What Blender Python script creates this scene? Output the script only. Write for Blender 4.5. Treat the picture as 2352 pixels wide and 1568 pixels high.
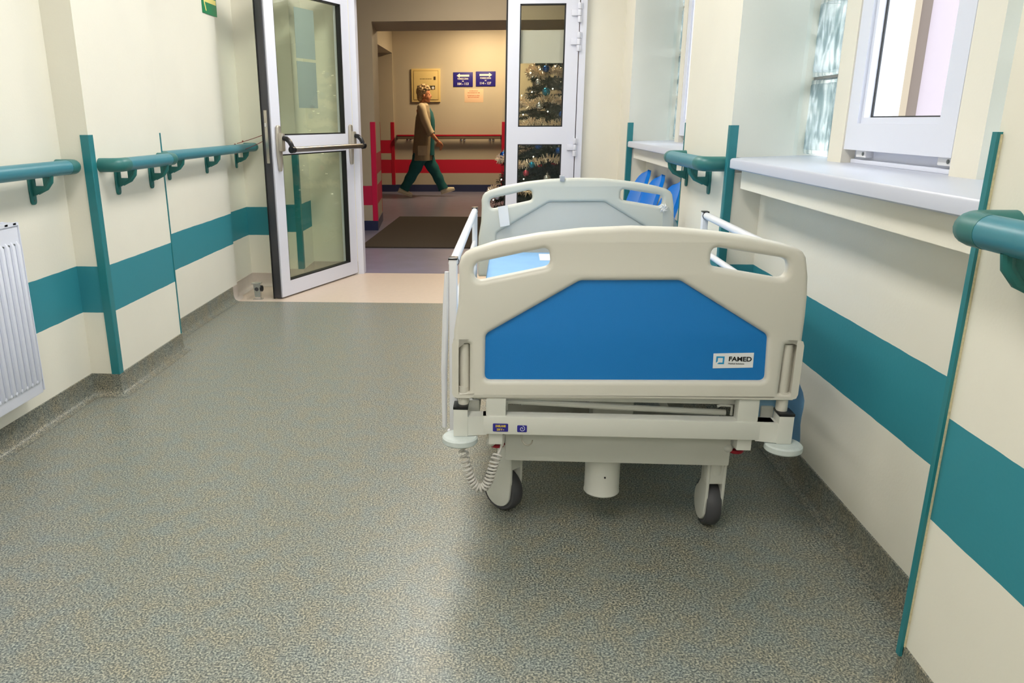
import bpy, bmesh, math, random
from mathutils import Vector, Matrix
random.seed(7)
for o in list(bpy.data.objects): bpy.data.objects.remove(o)
SC = bpy.context.scene
COL = SC.collection
R = math.radians

# ------------------------------------------------------------------ camera
CAM_H = 1.2
F, CX, CY = 1800.0, 1046.0, 818.0            # focal length and principal point in photo pixels (2352 x 1568)
PITCH, YAW, ROLL = R(16.72), R(3.417), R(-0.18)
cp, sp, cy_, sy_, cr, sr = math.cos(PITCH), math.sin(PITCH), math.cos(YAW), math.sin(YAW), math.cos(ROLL), math.sin(ROLL)
_B = Matrix(((1, 0, 0), (0, 0, -1), (0, 1, 0)))
_Y = Matrix(((cy_, sy_, 0), (-sy_, cy_, 0), (0, 0, 1)))
_P = Matrix(((1, 0, 0), (0, cp, -sp), (0, sp, cp)))
_R = Matrix(((cr, -sr, 0), (sr, cr, 0), (0, 0, 1)))
W2C = _R @ _P @ _B @ _Y                       # world -> camera (x right, y down, z forward)
C2W = W2C.transposed()
cam = bpy.data.cameras.new('camera'); camo = bpy.data.objects.new('camera', cam); COL.objects.link(camo)
m3 = C2W @ Matrix(((1, 0, 0), (0, -1, 0), (0, 0, -1)))
camo.matrix_world = Matrix.Translation((0, 0, CAM_H)) @ m3.to_4x4()
cam.sensor_fit = 'HORIZONTAL'; cam.sensor_width = 36.0; cam.lens = 36.0 * F / 2352
cam.shift_x = (1176 - CX) / 2352; cam.shift_y = (CY - 784) / 2352
cam.clip_start = 0.05; cam.clip_end = 200
SC.camera = camo

# ------------------------------------------------------------------ light and exposure
SC.view_settings.view_transform = 'Standard'; SC.view_settings.look = 'None'
SC.view_settings.gamma = 1.0; SC.view_settings.use_curve_mapping = False
SC.view_settings.exposure = -0.1
wd = bpy.data.worlds.new('overcast_sky'); SC.world = wd; wd.use_nodes = True
bg = wd.node_tree.nodes['Background']; bg.inputs[0].default_value = (0.86, 0.93, 1.0, 1); bg.inputs[1].default_value = 5.5
LAMP_CORRIDOR, LAMP_HALL, LAMP_FAR = 20.0, 26.0, 115.0

# ------------------------------------------------------------------ pixel -> place
def ray(u, v): return C2W @ Vector(((u - CX) / F, (v - CY) / F, 1.0))
def on_y(u, v, y):
    d = ray(u, v); t = y / d.y; return Vector((d.x * t, y, CAM_H + d.z * t))
def on_x(u, v, x):
    d = ray(u, v); t = x / d.x; return Vector((x, d.y * t, CAM_H + d.z * t))
def on_z(u, v, z):
    d = ray(u, v); t = (z - CAM_H) / d.z; return Vector((d.x * t, d.y * t, z))

# ------------------------------------------------------------------ materials
def lin(c):
    return tuple((x / 255 / 12.92) if x / 255 <= 0.04045 else ((x / 255 + 0.055) / 1.055) ** 2.4 for x in c[:3]) + (1,)
MATS = {}
def mat(name, col=(200, 200, 200), rough=0.5, metal=0.0, spec=0.5, var=0.0, vscale=8.0, bump=0.0, bscale=200.0, coat=0.0):
    if name in MATS: return MATS[name]
    m = bpy.data.materials.new(name); m.use_nodes = True; MATS[name] = m
    nt = m.node_tree; b = nt.nodes['Principled BSDF']
    b.inputs['Base Color'].default_value = lin(col); b.inputs['Roughness'].default_value = rough
    b.inputs['Metallic'].default_value = metal; b.inputs['Specular IOR Level'].default_value = spec
    b.inputs['Coat Weight'].default_value = coat
    geo = nt.nodes.new('ShaderNodeNewGeometry')
    if var:
        n = nt.nodes.new('ShaderNodeTexNoise'); n.inputs['Scale'].default_value = vscale; n.inputs['Detail'].default_value = 4
        nt.links.new(geo.outputs['Position'], n.inputs['Vector'])
        mx = nt.nodes.new('ShaderNodeMix'); mx.data_type = 'RGBA'
        mx.inputs['A'].default_value = lin([max(0, c * (1 - var)) for c in col]); mx.inputs['B'].default_value = lin([min(255, c * (1 + var)) for c in col])
        nt.links.new(n.outputs['Fac'], mx.inputs['Factor']); nt.links.new(mx.outputs['Result'], b.inputs['Base Color'])
    if bump:
        n2 = nt.nodes.new('ShaderNodeTexNoise'); n2.inputs['Scale'].default_value = bscale; n2.inputs['Detail'].default_value = 3
        nt.links.new(geo.outputs['Position'], n2.inputs['Vector'])
        bp = nt.nodes.new('ShaderNodeBump'); bp.inputs['Strength'].default_value = bump; bp.inputs['Distance'].default_value = 0.002
        nt.links.new(n2.outputs['Fac'], bp.inputs['Height']); nt.links.new(bp.outputs['Normal'], b.inputs['Normal'])
    return m

def banded(name, base, bands, rough=0.55):
    """plaster paint with painted stripes between heights; a hand-painted edge wobbles a little"""
    m = bpy.data.materials.new(name); m.use_nodes = True; MATS[name] = m
    nt = m.node_tree; N = nt.nodes.new; L = nt.links.new; b = nt.nodes['Principled BSDF']
    b.inputs['Roughness'].default_value = rough
    geo = N('ShaderNodeNewGeometry'); sep = N('ShaderNodeSeparateXYZ'); L(geo.outputs['Position'], sep.inputs[0])
    nz = N('ShaderNodeTexNoise'); nz.inputs['Scale'].default_value = 9; nz.inputs['Detail'].default_value = 6; L(geo.outputs['Position'], nz.inputs['Vector'])
    wob = N('ShaderNodeMath'); wob.operation = 'MULTIPLY_ADD'; wob.inputs[1].default_value = 0.006; L(nz.outputs['Fac'], wob.inputs[0]); L(sep.outputs['Z'], wob.inputs[2])
    big = N('ShaderNodeTexNoise'); big.inputs['Scale'].default_value = 2.2; big.inputs['Detail'].default_value = 5; L(geo.outputs['Position'], big.inputs['Vector'])
    mx = N('ShaderNodeMix'); mx.data_type = 'RGBA'; L(big.outputs['Fac'], mx.inputs['Factor'])
    mx.inputs['A'].default_value = lin([c * 0.975 for c in base]); mx.inputs['B'].default_value = lin([min(255, c * 1.025) for c in base])
    cur = mx.outputs['Result']
    for z0, z1, col in bands:
        a = N('ShaderNodeMath'); a.operation = 'GREATER_THAN'; a.inputs[1].default_value = z0 + 0.003; L(wob.outputs[0], a.inputs[0])
        c = N('ShaderNodeMath'); c.operation = 'LESS_THAN'; c.inputs[1].default_value = z1 + 0.003; L(wob.outputs[0], c.inputs[0])
        d = N('ShaderNodeMath'); d.operation = 'MULTIPLY'; L(a.outputs[0], d.inputs[0]); L(c.outputs[0], d.inputs[1])
        x = N('ShaderNodeMix'); x.data_type = 'RGBA'; L(d.outputs[0], x.inputs['Factor']); L(cur, x.inputs['A']); x.inputs['B'].default_value = lin(col)
        cur = x.outputs['Result']
    L(cur, b.inputs['Base Color'])
    n2 = N('ShaderNodeTexNoise'); n2.inputs['Scale'].default_value = 120; n2.inputs['Detail'].default_value = 4; L(geo.outputs['Position'], n2.inputs['Vector'])
    bp = N('ShaderNodeBump'); bp.inputs['Strength'].default_value = 0.12; bp.inputs['Distance'].default_value = 0.003
    L(n2.outputs['Fac'], bp.inputs['Height']); L(bp.outputs['Normal'], b.inputs['Normal'])
    return m

def speckle(name, dark, mid, light, rough=0.35, scale=330.0):
    """flecked sheet vinyl"""
    m = bpy.data.materials.new(name); m.use_nodes = True; MATS[name] = m
    nt = m.node_tree; N = nt.nodes.new; L = nt.links.new; b = nt.nodes['Principled BSDF']
    geo = N('ShaderNodeNewGeometry')
    n = N('ShaderNodeTexNoise'); n.inputs['Scale'].default_value = scale; n.inputs['Detail'].default_value = 2; n.inputs['Roughness'].default_value = 0.6
    L(geo.outputs['Position'], n.inputs['Vector'])
    r = N('ShaderNodeValToRGB'); e = r.color_ramp.elements
    e[0].position = 0.36; e[0].color = lin(dark); e[1].position = 0.64; e[1].color = lin(light)
    k = r.color_ramp.elements.new(0.5); k.color = lin(mid); L(n.outputs['Fac'], r.inputs['Fac'])
    n2 = N('ShaderNodeTexNoise'); n2.inputs['Scale'].default_value = 16; n2.inputs['Detail'].default_value = 5; L(geo.outputs['Position'], n2.inputs['Vector'])
    r2 = N('ShaderNodeValToRGB'); e = r2.color_ramp.elements
    e[0].position = 0.35; e[0].color = (0.86, 0.96, 1.0, 1); e[1].position = 0.65; e[1].color = (1.0, 0.97, 0.86, 1)
    L(n2.outputs['Fac'], r2.inputs['Fac'])
    mx = N('ShaderNodeMix'); mx.data_type = 'RGBA'; mx.blend_type = 'MULTIPLY'; mx.inputs['Factor'].default_value = 1.0
    L(r.outputs['Color'], mx.inputs['A']); L(r2.outputs['Color'], mx.inputs['B']); L(mx.outputs['Result'], b.inputs['Base Color'])
    b.inputs['Roughness'].default_value = rough
    bp = N('ShaderNodeBump'); bp.inputs['Strength'].default_value = 0.08; bp.inputs['Distance'].default_value = 0.001
    L(n.outputs['Fac'], bp.inputs['Height']); L(bp.outputs['Normal'], b.inputs['Normal'])
    return m

def pane_glass(name, tint=(0.93, 0.96, 0.9), refl=0.12):
    m = bpy.data.materials.new(name); m.use_nodes = True; MATS[name] = m
    nt = m.node_tree; nt.nodes.clear(); N = nt.nodes.new; L = nt.links.new
    out = N('ShaderNodeOutputMaterial'); t = N('ShaderNodeBsdfTransparent'); t.inputs[0].default_value = tint + (1,)
    g = N('ShaderNodeBsdfGlossy'); g.inputs['Roughness'].default_value = 0.02
    lw = N('ShaderNodeLayerWeight'); lw.inputs[0].default_value = 0.5
    pw = N('ShaderNodeMath'); pw.operation = 'POWER'; pw.inputs[1].default_value = 4.0; L(lw.outputs['Facing'], pw.inputs[0])
    mu = N('ShaderNodeMath'); mu.operation = 'MULTIPLY_ADD'; mu.inputs[1].default_value = 0.8; mu.inputs[2].default_value = refl * 0.3; L(pw.outputs[0], mu.inputs[0])
    mi = N('ShaderNodeMixShader'); L(mu.outputs[0], mi.inputs[0]); L(t.outputs[0], mi.inputs[1]); L(g.outputs[0], mi.inputs[2]); L(mi.outputs[0], out.inputs[0])
    return m

def block_glass(name):
    """pressed wavy glass block: light passes unbent, its bright and dark streaks are painted into the tint"""
    m = bpy.data.materials.new(name); m.use_nodes = True; MATS[name] = m
    nt = m.node_tree; nt.nodes.clear(); N = nt.nodes.new; L = nt.links.new
    out = N('ShaderNodeOutputMaterial'); geo = N('ShaderNodeNewGeometry')
    mp = N('ShaderNodeMapping'); mp.inputs['Scale'].default_value = (6, 22, 7); L(geo.outputs['Position'], mp.inputs['Vector'])
    n = N('ShaderNodeTexNoise'); n.inputs['Scale'].default_value = 1.0; n.inputs['Detail'].default_value = 1.0; n.inputs['Distortion'].default_value = 1.4; L(mp.outputs[0], n.inputs['Vector'])
    r = N('ShaderNodeValToRGB'); e = r.color_ramp.elements; e[0].position = 0.38; e[0].color = (0.50, 0.57, 0.57, 1); e[1].position = 0.55; e[1].color = (1.0, 1.0, 1.0, 1)  # dark and bright refraction streaks painted into the transmission colour
    L(n.outputs['Fac'], r.inputs['Fac'])
    t = N('ShaderNodeBsdfTransparent'); L(r.outputs['Color'], t.inputs[0])
    bp = N('ShaderNodeBump'); bp.inputs['Strength'].default_value = 0.8; bp.inputs['Distance'].default_value = 0.02; L(n.outputs['Fac'], bp.inputs['Height'])
    tr = N('ShaderNodeBsdfTranslucent'); tr.inputs[0].default_value = (0.85, 0.92, 0.95, 1); L(bp.outputs['Normal'], tr.inputs['Normal'])
    g = N('ShaderNodeBsdfGlossy'); g.inputs['Roughness'].default_value = 0.05; L(bp.outputs['Normal'], g.inputs['Normal'])
    a = N('ShaderNodeMixShader'); a.inputs[0].default_value = 0.18; L(t.outputs[0], a.inputs[1]); L(tr.outputs[0], a.inputs[2])
    c = N('ShaderNodeMixShader'); c.inputs[0].default_value = 0.12; L(a.outputs[0], c.inputs[1]); L(g.outputs[0], c.inputs[2]); L(c.outputs[0], out.inputs[0])
    return m

def glow(name, col, strength):
    m = bpy.data.materials.new(name); m.use_nodes = True; MATS[name] = m
    b = m.node_tree.nodes['Principled BSDF']; b.inputs['Base Color'].default_value = lin(col)
    b.inputs['Emission Color'].default_value = lin(col); b.inputs['Emission Strength'].default_value = strength
    return m

def film(name, col, alpha):
    """thin see-through plastic or paper"""
    m = bpy.data.materials.new(name); m.use_nodes = True; MATS[name] = m
    b = m.node_tree.nodes['Principled BSDF']; b.inputs['Base Color'].default_value = lin(col); b.inputs['Alpha'].default_value = alpha; b.inputs['Roughness'].default_value = 0.3
    return m

CREAM, TEAL = (232, 228, 214), (46, 134, 148)
M_WL = banded('cream_wall_teal_stripe_l', CREAM, [(0.387, 0.594, TEAL)])
M_WR = banded('cream_wall_teal_stripe_r', CREAM, [(0.410, 0.632, TEAL)])
M_WB = banded('cream_wall_plain', CREAM, [])
HALL, PINK = (196, 186, 166), (214, 30, 84)
M_HB = banded('hall_wall_one_stripe', HALL, [(0.285, 0.50, PINK)])
M_H2 = banded('hall_wall_two_stripes', HALL, [(0.285, 0.50, PINK), (0.62, 0.85, PINK)])
M_HP = banded('hall_wall_plain', HALL, [])
M_FAR = banded('far_wall_stripe', HALL, [(0.32, 0.55, (206, 22, 58))])
M_FAR2 = banded('far_wall_two_stripes', HALL, [(0.32, 0.55, (206, 22, 58)), (0.66, 0.88, (206, 22, 58))])
M_CEIL = mat('ceiling_white', (238, 237, 230), 0.8)
M_FLOOR = speckle('grey_flecked_vinyl', (70, 76, 77), (128, 129, 123), (190, 185, 170), 0.36, 190.0)
M_BASE = speckle('grey_flecked_vinyl_upstand', (72, 76, 74), (122, 120, 112), (172, 164, 146), 0.42, 220.0)
M_BEIGE = mat('beige_vinyl', (212, 194, 178), 0.35, var=0.03, vscale=30)
M_BEIGE2 = mat('beige_vinyl_upstand', (198, 186, 176), 0.4, var=0.03, vscale=30)
M_PURPLE = mat('purple_grey_vinyl', (126, 126, 150), 0.3, var=0.12, vscale=5)
M_NAVY = mat('navy_vinyl', (44, 52, 92), 0.4)
M_MAT = mat('brown_carpet_mat', (62, 53, 44), 0.95, var=0.25, vscale=90, bump=0.8, bscale=400)
M_GUARD = mat('teal_guard_plastic', (36, 122, 130), 0.4, var=0.04, vscale=20)
M_GUARDEDGE = mat('guard_adhesive_edge', (205, 196, 160), 0.7, var=0.15, vscale=150)
M_PINKG = mat('pink_guard_plastic', (226, 24, 86), 0.4)
M_REDG = mat('crimson_guard_plastic', (190, 20, 50), 0.4)
M_RAIL = mat('teal_rail_plastic', (58, 128, 144), 0.35, var=0.03, vscale=30)
M_RCAP = mat('green_teal_cap_plastic', (44, 112, 110), 0.4)
M_BRK = mat('green_teal_bracket_plastic', (32, 108, 104), 0.45)
M_SCREW = mat('screw_steel', (120, 125, 125), 0.3, 1.0)
M_WHITE = mat('white_lacquer', (232, 233, 238), 0.35)
M_RAD = mat('cool_white_radiator_enamel', (222, 225, 238), 0.35)
M_PVC = mat('white_pvc', (226, 230, 244), 0.3)
M_SILL = mat('white_sill_laminate', (198, 202, 216), 0.3)
M_ALU = mat('silver_white_aluminium', (222, 223, 234), 0.35)
M_DARK = mat('black_rubber_seal', (18, 18, 20), 0.5)
M_EDGE = mat('dark_grey_door_edge', (62, 62, 68), 0.4)
M_STEEL = mat('brushed_steel', (190, 184, 174), 0.28, 1.0)
M_NICKEL = mat('satin_nickel_plate', (190, 182, 168), 0.3, 0.6)
M_CHROME = mat('chrome', (220, 220, 222), 0.12, 1.0)
M_BLACK = mat('black_plastic', (16, 16, 20), 0.3)
M_GLASS = pane_glass('door_glass')
M_WGLASS = pane_glass('window_glass', (0.97, 0.98, 0.98), 0.05)
M_BLOCK = block_glass('wavy_glass_block')
M_MORTAR = mat('grey_mortar', (150, 150, 148), 0.8)
M_BEDP = mat('warm_white_bed_plastic', (216, 212, 201), 0.42, bump=0.05, bscale=700)
M_BEDM = mat('white_bed_enamel', (216, 216, 208), 0.35)
M_BEDH = mat('pale_grey_bed_plastic', (206, 208, 200), 0.45)
M_BEDHP = mat('pale_grey_panel', (196, 199, 196), 0.5)
M_BLUE = mat('blue_bed_panel', (0, 122, 200), 0.5, bump=0.35, bscale=900)
M_MATT = mat('light_blue_mattress', (128, 178, 226), 0.6, var=0.05, vscale=12)
M_SHEET = mat('pale_blue_cover', (140, 184, 216), 0.5, var=0.06, vscale=12)
M_TYRE = mat('dark_grey_tyre', (74, 74, 78), 0.55)
M_BUMP = mat('pale_bumper_plastic', (206, 214, 212), 0.5, var=0.05, vscale=60)
M_RED = mat('red_pedal', (170, 10, 40), 0.4)
M_CORD = mat('pale_grey_cord', (206, 202, 196), 0.4)
M_PAPER = mat('white_paper', (236, 237, 240), 0.6)
M_STICK = mat('indigo_sticker', (44, 40, 140), 0.4)
M_YEL = mat('yellow_print', (230, 200, 60), 0.5)
M_INK = mat('black_print', (14, 16, 20), 0.5)
M_CYAN = mat('blue_logo_print', (30, 150, 205), 0.5)
M_CHAIR = mat('bright_blue_seat_plastic', (0, 122, 222), 0.3)
M_GREEN = mat('sign_green', (20, 130, 84), 0.4)
M_SIGNY = mat('sign_pale_yellow', (238, 222, 130), 0.4)
M_SIGNB = mat('sign_blue', (40, 34, 132), 0.4)
M_SIGNW = mat('sign_white', (240, 238, 230), 0.5)
M_CAB = mat('cream_cabinet_enamel', (232, 206, 140), 0.4)
M_GREYP = mat('grey_notice_paper', (160, 168, 172), 0.7)
M_NOTICE = mat('pinkish_paper', (238, 204, 170), 0.7)
M_REDINK = mat('faded_red_print', (200, 120, 90), 0.6)
M_FILM = film('frosted_film', (222, 208, 208), 0.88)
M_BAG = film('clear_plastic_bag', (210, 218, 224), 0.28)
M_SKIN = mat('skin', (206, 138, 98), 0.5)
M_HAIR = mat('grey_blond_hair', (176, 150, 112), 0.6, var=0.45, vscale=60, bump=1.0, bscale=150)
M_COAT = mat('beige_uniform_coat', (200, 182, 150), 0.75, var=0.06, vscale=14)
M_TROU = mat('teal_scrub_cotton', (14, 92, 96), 0.75, var=0.12, vscale=14)
M_SHOE = mat('cream_shoe', (226, 214, 188), 0.5)
M_EYE = mat('dark_eye', (40, 28, 22), 0.3)
M_LIP = mat('lip', (168, 84, 70), 0.5)
M_NEEDLE = mat('dark_green_needles', (26, 44, 38), 0.7, var=0.3, vscale=30)
M_BARK = mat('brown_bark', (60, 46, 34), 0.8)
M_TINS = mat('champagne_tinsel', (250, 232, 208), 0.35, 0.6)
M_BB = mat('blue_bauble_glass', (28, 86, 176), 0.12, 0.75)
M_BT = mat('teal_bauble_glass', (30, 140, 180), 0.12, 0.75)
M_BW = mat('silver_bauble_glass', (215, 215, 218), 0.12, 0.9)
M_BP = mat('pink_bauble_glass', (200, 80, 100), 0.15, 0.6)
M_STRING = mat('dark_red_string', (120, 40, 34), 0.8)
M_FAC = mat('pinkish_white_render', (168, 154, 160), 0.8)
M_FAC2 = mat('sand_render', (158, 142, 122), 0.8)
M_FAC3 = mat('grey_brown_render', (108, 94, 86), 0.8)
M_BULB = glow('fairy_bulb', (255, 244, 225), 6.0)
M_LAMP = glow('lamp_diffuser_neutral', (255, 251, 244), LAMP_CORRIDOR)
M_LAMPH = glow('lamp_diffuser_hall', (255, 236, 208), LAMP_HALL)
M_LAMPF = glow('lamp_diffuser_far', (255, 226, 180), LAMP_FAR)

# ------------------------------------------------------------------ mesh helpers
def link(o, parent=None):
    COL.objects.link(o)
    if parent: o.parent = parent
    return o
def tag(o, label=None, cat=None, group=None, kind=None):
    if label: o['label'] = label
    if cat: o['category'] = cat
    if group: o['group'] = group
    if kind: o['kind'] = kind
    return o
def thing(name, label, cat, loc=(0, 0, 0), rz=0.0, group=None):
    o = bpy.data.objects.new(name, None); o.empty_display_size = 0.05; link(o)
    o.location = loc; o.rotation_euler = (0, 0, rz); return tag(o, label, cat, group)

class MB:
    def __init__(s): s.bm = bmesh.new()
    def box(s, x0, x1, y0, y1, z0, z1, bev=0.0, rot=None, at=None):
        tmp = bmesh.new(); v = [tmp.verts.new((x, y, z)) for x in (x0, x1) for y in (y0, y1) for z in (z0, z1)]
        for f in ((0, 1, 3, 2), (4, 6, 7, 5), (0, 4, 5, 1), (2, 3, 7, 6), (0, 2, 6, 4), (1, 5, 7, 3)): tmp.faces.new([v[i] for i in f])
        bmesh.ops.recalc_face_normals(tmp, faces=tmp.faces)
        if bev: bmesh.ops.bevel(tmp, geom=list(tmp.edges), offset=bev, segments=2, affect='EDGES', profile=0.6)
        if rot is not None:
            c = Vector(at) if at else Vector(((x0 + x1) / 2, (y0 + y1) / 2, (z0 + z1) / 2))
            bmesh.ops.rotate(tmp, cent=c, matrix=rot, verts=tmp.verts)
        s._merge(tmp); return s
    def _merge(s, tmp):
        me = bpy.data.meshes.new('t'); tmp.to_mesh(me); tmp.free(); s.bm.from_mesh(me); bpy.data.meshes.remove(me)
    def prism(s, poly, z0, z1):
        """closed (x,y) outline extruded in z"""
        tmp = bmesh.new(); n = len(poly)
        a = [tmp.verts.new((x, y, z0)) for x, y in poly]; b = [tmp.verts.new((x, y, z1)) for x, y in poly]
        tmp.faces.new(a[::-1]); tmp.faces.new(b)
        for i in range(n): tmp.faces.new((a[i], a[(i + 1) % n], b[(i + 1) % n], b[i]))
        bmesh.ops.recalc_face_normals(tmp, faces=tmp.faces); s._merge(tmp); return s
    def tube(s, pts, r, n=12, cap=True, sq=1.0, up=None):
        """swept round section; r a number or a list, sq flattens one axis"""
        pts = [Vector(p) for p in pts]; k = len(pts); rr = r if isinstance(r, (list, tuple)) else [r] * k
        rings = []; prev = None
        for i, p in enumerate(pts):
            t = (pts[min(i + 1, k - 1)] - pts[max(i - 1, 0)]).normalized()
            if prev is None:
                u = Vector(up) if up else (Vector((0, 0, 1)) if abs(t.z) < 0.9 else Vector((1, 0, 0)))
            else: u = prev
            u = (u - t * u.dot(t)).normalized(); prev = u; w = t.cross(u)
            rings.append([s.bm.verts.new(p + (u * math.cos(2 * math.pi * j / n) + w * sq * math.sin(2 * math.pi * j / n)) * rr[i]) for j in range(n)])
        for i in range(k - 1):
            for j in range(n):
                s.bm.faces.new((rings[i][j], rings[i][(j + 1) % n], rings[i + 1][(j + 1) % n], rings[i + 1][j]))
        if cap:
            s.bm.faces.new(rings[0][::-1]); s.bm.faces.new(rings[-1])
        return s
    def cyl(s, a, b, r, n=16): return s.tube([a, b], r, n)
    def lathe(s, prof, n=24, axis='z', c=(0, 0, 0), mtx=None):
        """(radius, height) profile turned about an axis"""
        c = Vector(c); rings = []
        def put(r, h, j):
            a = 2 * math.pi * j / n
            q = Vector((r * math.cos(a), r * math.sin(a), h))
            if axis == 'x': q = Vector((q.z, q.x, q.y))
            if axis == 'y': q = Vector((q.x, q.z, q.y))
            if mtx is not None: q = mtx @ q
            return s.bm.verts.new(c + q)
        for r, h in prof:
            rings.append([put(0, h, 0)] if r < 1e-6 else [put(r, h, j) for j in range(n)])
        for a, b in zip(rings, rings[1:]):
            for j in range(n):
                k = (j + 1) % n
                if len(a) == 1 and len(b) == 1: continue
                if len(a) == 1: s.bm.faces.new((a[0], b[k], b[j]))
                elif len(b) == 1: s.bm.faces.new((a[j], a[k], b[0]))
                else: s.bm.faces.new((a[j], a[k], b[k], b[j]))
        return s
    def ball(s, c, r, sub=2, sc=(1, 1, 1), rot=None):
        m = Matrix.Translation(c) @ ((rot.to_4x4() if rot is not None else Matrix.Identity(4))) @ Matrix.Diagonal((r * sc[0], r * sc[1], r * sc[2], 1))
        bmesh.ops.create_icosphere(s.bm, subdivisions=sub, radius=1.0, matrix=m); return s
    def quad(s, a, b, c, d):
        s.bm.faces.new([s.bm.verts.new(Vector(p)) for p in (a, b, c, d)]); return s
    def loft(s, rings, cap=True):
        rv = [[s.bm.verts.new(Vector(p)) for p in rg] for rg in rings]
        for a, b in zip(rv, rv[1:]):
            n = len(a)
            for j in range(n): s.bm.faces.new((a[j], a[(j + 1) % n], b[(j + 1) % n], b[j]))
        if cap: s.bm.faces.new(rv[0][::-1]); s.bm.faces.new(rv[-1])
        return s
    def mesh(s, name, m, smooth=True, ang=35):
        bmesh.ops.recalc_face_normals(s.bm, faces=s.bm.faces)
        me = bpy.data.meshes.new(name); s.bm.to_mesh(me); s.bm.free(); me.materials.append(m)
        if smooth:
            me.polygons.foreach_set('use_smooth', [True] * len(me.polygons)); me.set_sharp_from_angle(angle=R(ang))
        return me
    def build(s, name, m, parent=None, smooth=True, ang=35):
        return link(bpy.data.objects.new(name, s.mesh(name, m, smooth, ang)), parent)

def fillet(poly, r, n=5):
    """round the corners of an outline; r a number or one per corner"""
    out = []; k = len(poly)
    for i in range(k):
        p0, p, p1 = Vector(poly[i - 1][:2]), Vector(poly[i][:2]), Vector(poly[(i + 1) % k][:2])
        ri = r[i] if isinstance(r, (list, tuple)) else r
        a, b = (p0 - p), (p1 - p); la, lb = a.length, b.length
        if ri <= 0 or la < 1e-6 or lb < 1e-6: out.append(tuple(p)); continue
        a.normalize(); b.normalize(); ang = math.acos(max(-1, min(1, a.dot(b))))
        if ang > 3.0: out.append(tuple(p)); continue
        d = min(ri / math.tan(ang / 2), la * 0.48, lb * 0.48); s0, s1 = p + a * d, p + b * d
        for j in range(n + 1):
            t = j / n; q = s0 * (1 - t) ** 2 + p * 2 * t * (1 - t) + s1 * t * t; out.append(tuple(q))
    return out

def plate_mesh(name, loops, thick, bev, m, res=3, remap=None):
    """outline with holes, filled, given thickness and rounded rims; outline in (a, b), depth along c"""
    cu = bpy.data.curves.new('t', 'CURVE'); cu.dimensions = '2D'; cu.fill_mode = 'BOTH'
    cu.extrude = max(0.0, thick / 2 - bev); cu.bevel_depth = bev; cu.bevel_resolution = res; cu.offset = -bev
    for lp in loops:
        sp_ = cu.splines.new('POLY'); sp_.points.add(len(lp) - 1); sp_.use_cyclic_u = True
        for pt, q in zip(sp_.points, lp): pt.co = (q[0], q[1], 0, 1)
    o = bpy.data.objects.new('t', cu); COL.objects.link(o); bpy.context.view_layer.update()
    me = bpy.data.meshes.new_from_object(o.evaluated_get(bpy.context.evaluated_depsgraph_get()))
    bpy.data.objects.remove(o); bpy.data.curves.remove(cu)
    if remap:
        for v in me.vertices: v.co = Vector(remap(v.co))
    bm = bmesh.new(); bm.from_mesh(me); bmesh.ops.remove_doubles(bm, verts=bm.verts, dist=1e-5)
    bmesh.ops.recalc_face_normals(bm, faces=bm.faces); bm.to_mesh(me); bm.free()
    me.name = name; me.materials.clear(); me.materials.append(m)
    me.polygons.foreach_set('use_smooth', [True] * len(me.polygons)); me.set_sharp_from_angle(angle=R(50))
    return me
def plate(name, loops, thick, bev, m, parent=None, res=3, remap=None):
    return link(bpy.data.objects.new(name, plate_mesh(name, loops, thick, bev, m, res, remap)), parent)
XZ = lambda off=0.0: (lambda c: (c.x, off - c.z, c.y))          # outline in (x, z), facing -y

def text(name, body, size, m, parent, to, wide=None, thick=0.0006, bold=0.0, align='CENTER'):
    """flat lettering; to(x, y, z) puts text space into place"""
    cu = bpy.data.curves.new('t', 'FONT'); cu.body = body; cu.size = size; cu.align_x = align; cu.align_y = 'CENTER'; cu.extrude = thick; cu.offset = bold
    o = bpy.data.objects.new('t', cu); COL.objects.link(o); bpy.context.view_layer.update()
    me = bpy.data.meshes.new_from_object(o.evaluated_get(bpy.context.evaluated_depsgraph_get()))
    bpy.data.objects.remove(o); bpy.data.curves.remove(cu)
    xs = [v.co.x for v in me.vertices]; w = max(xs) - min(xs); k = (wide / w) if wide else 1.0; x0 = (max(xs) + min(xs)) / 2
    for v in me.vertices: v.co = Vector(to((v.co.x - (x0 if align == 'CENTER' else min(xs))) * k, v.co.y, v.co.z))
    me.materials.clear(); me.materials.append(m); me.name = name
    return link(bpy.data.objects.new(name, me), parent)

# ================================================================== THE SETTING
CEIL = 2.8
def slab(name, x0, x1, y0, y1, z0, z1, m, label=None):
    return tag(MB().box(x0, x1, y0, y1, z0, z1).build(name, m, smooth=False), label, kind='structure')
slab('floor', -2.3, 1.5, -4.2, 5.245, -0.12, 0.0, M_FLOOR, 'grey flecked sheet vinyl floor of the corridor')
slab('floor', -2.3, 1.5, 5.245, 6.335, -0.12, 0.0, M_BEIGE, 'beige vinyl strip at the double door')
slab('floor', -4.8, 4.2, 6.335, 14.4, -0.12, 0.0, M_PURPLE, 'purple grey vinyl floor of the hall beyond the door')
slab('ceiling', -2.3, 1.5, -4.2, 6.5, CEIL, CEIL + 0.1, M_CEIL)
slab('ceiling', -4.8, 4.2, 6.5, 14.4, CEIL, CEIL + 0.1, M_CEIL)

XA, XB, XC, XD1, XD2 = -1.86, -1.73, -1.862, -1.685, -1.535
left_line = [(XA, -4.2), (XA, 3.30), (XB, 3.30), (XB, 4.015), (XC, 4.015), (XC, 5.34), (XC - 0.03, 5.42), (XC - 0.03, 5.78), (XD1, 5.78), (XD1, 5.95), (XD2, 5.95), (XD2, 6.30)]
tag(MB().prism(left_line + [(-2.3, 6.30), (-2.3, -4.2)], 0, CEIL).build('wall_left', M_WL, smooth=False), 'cream left wall with pillars and a painted teal stripe', kind='structure')

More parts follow.
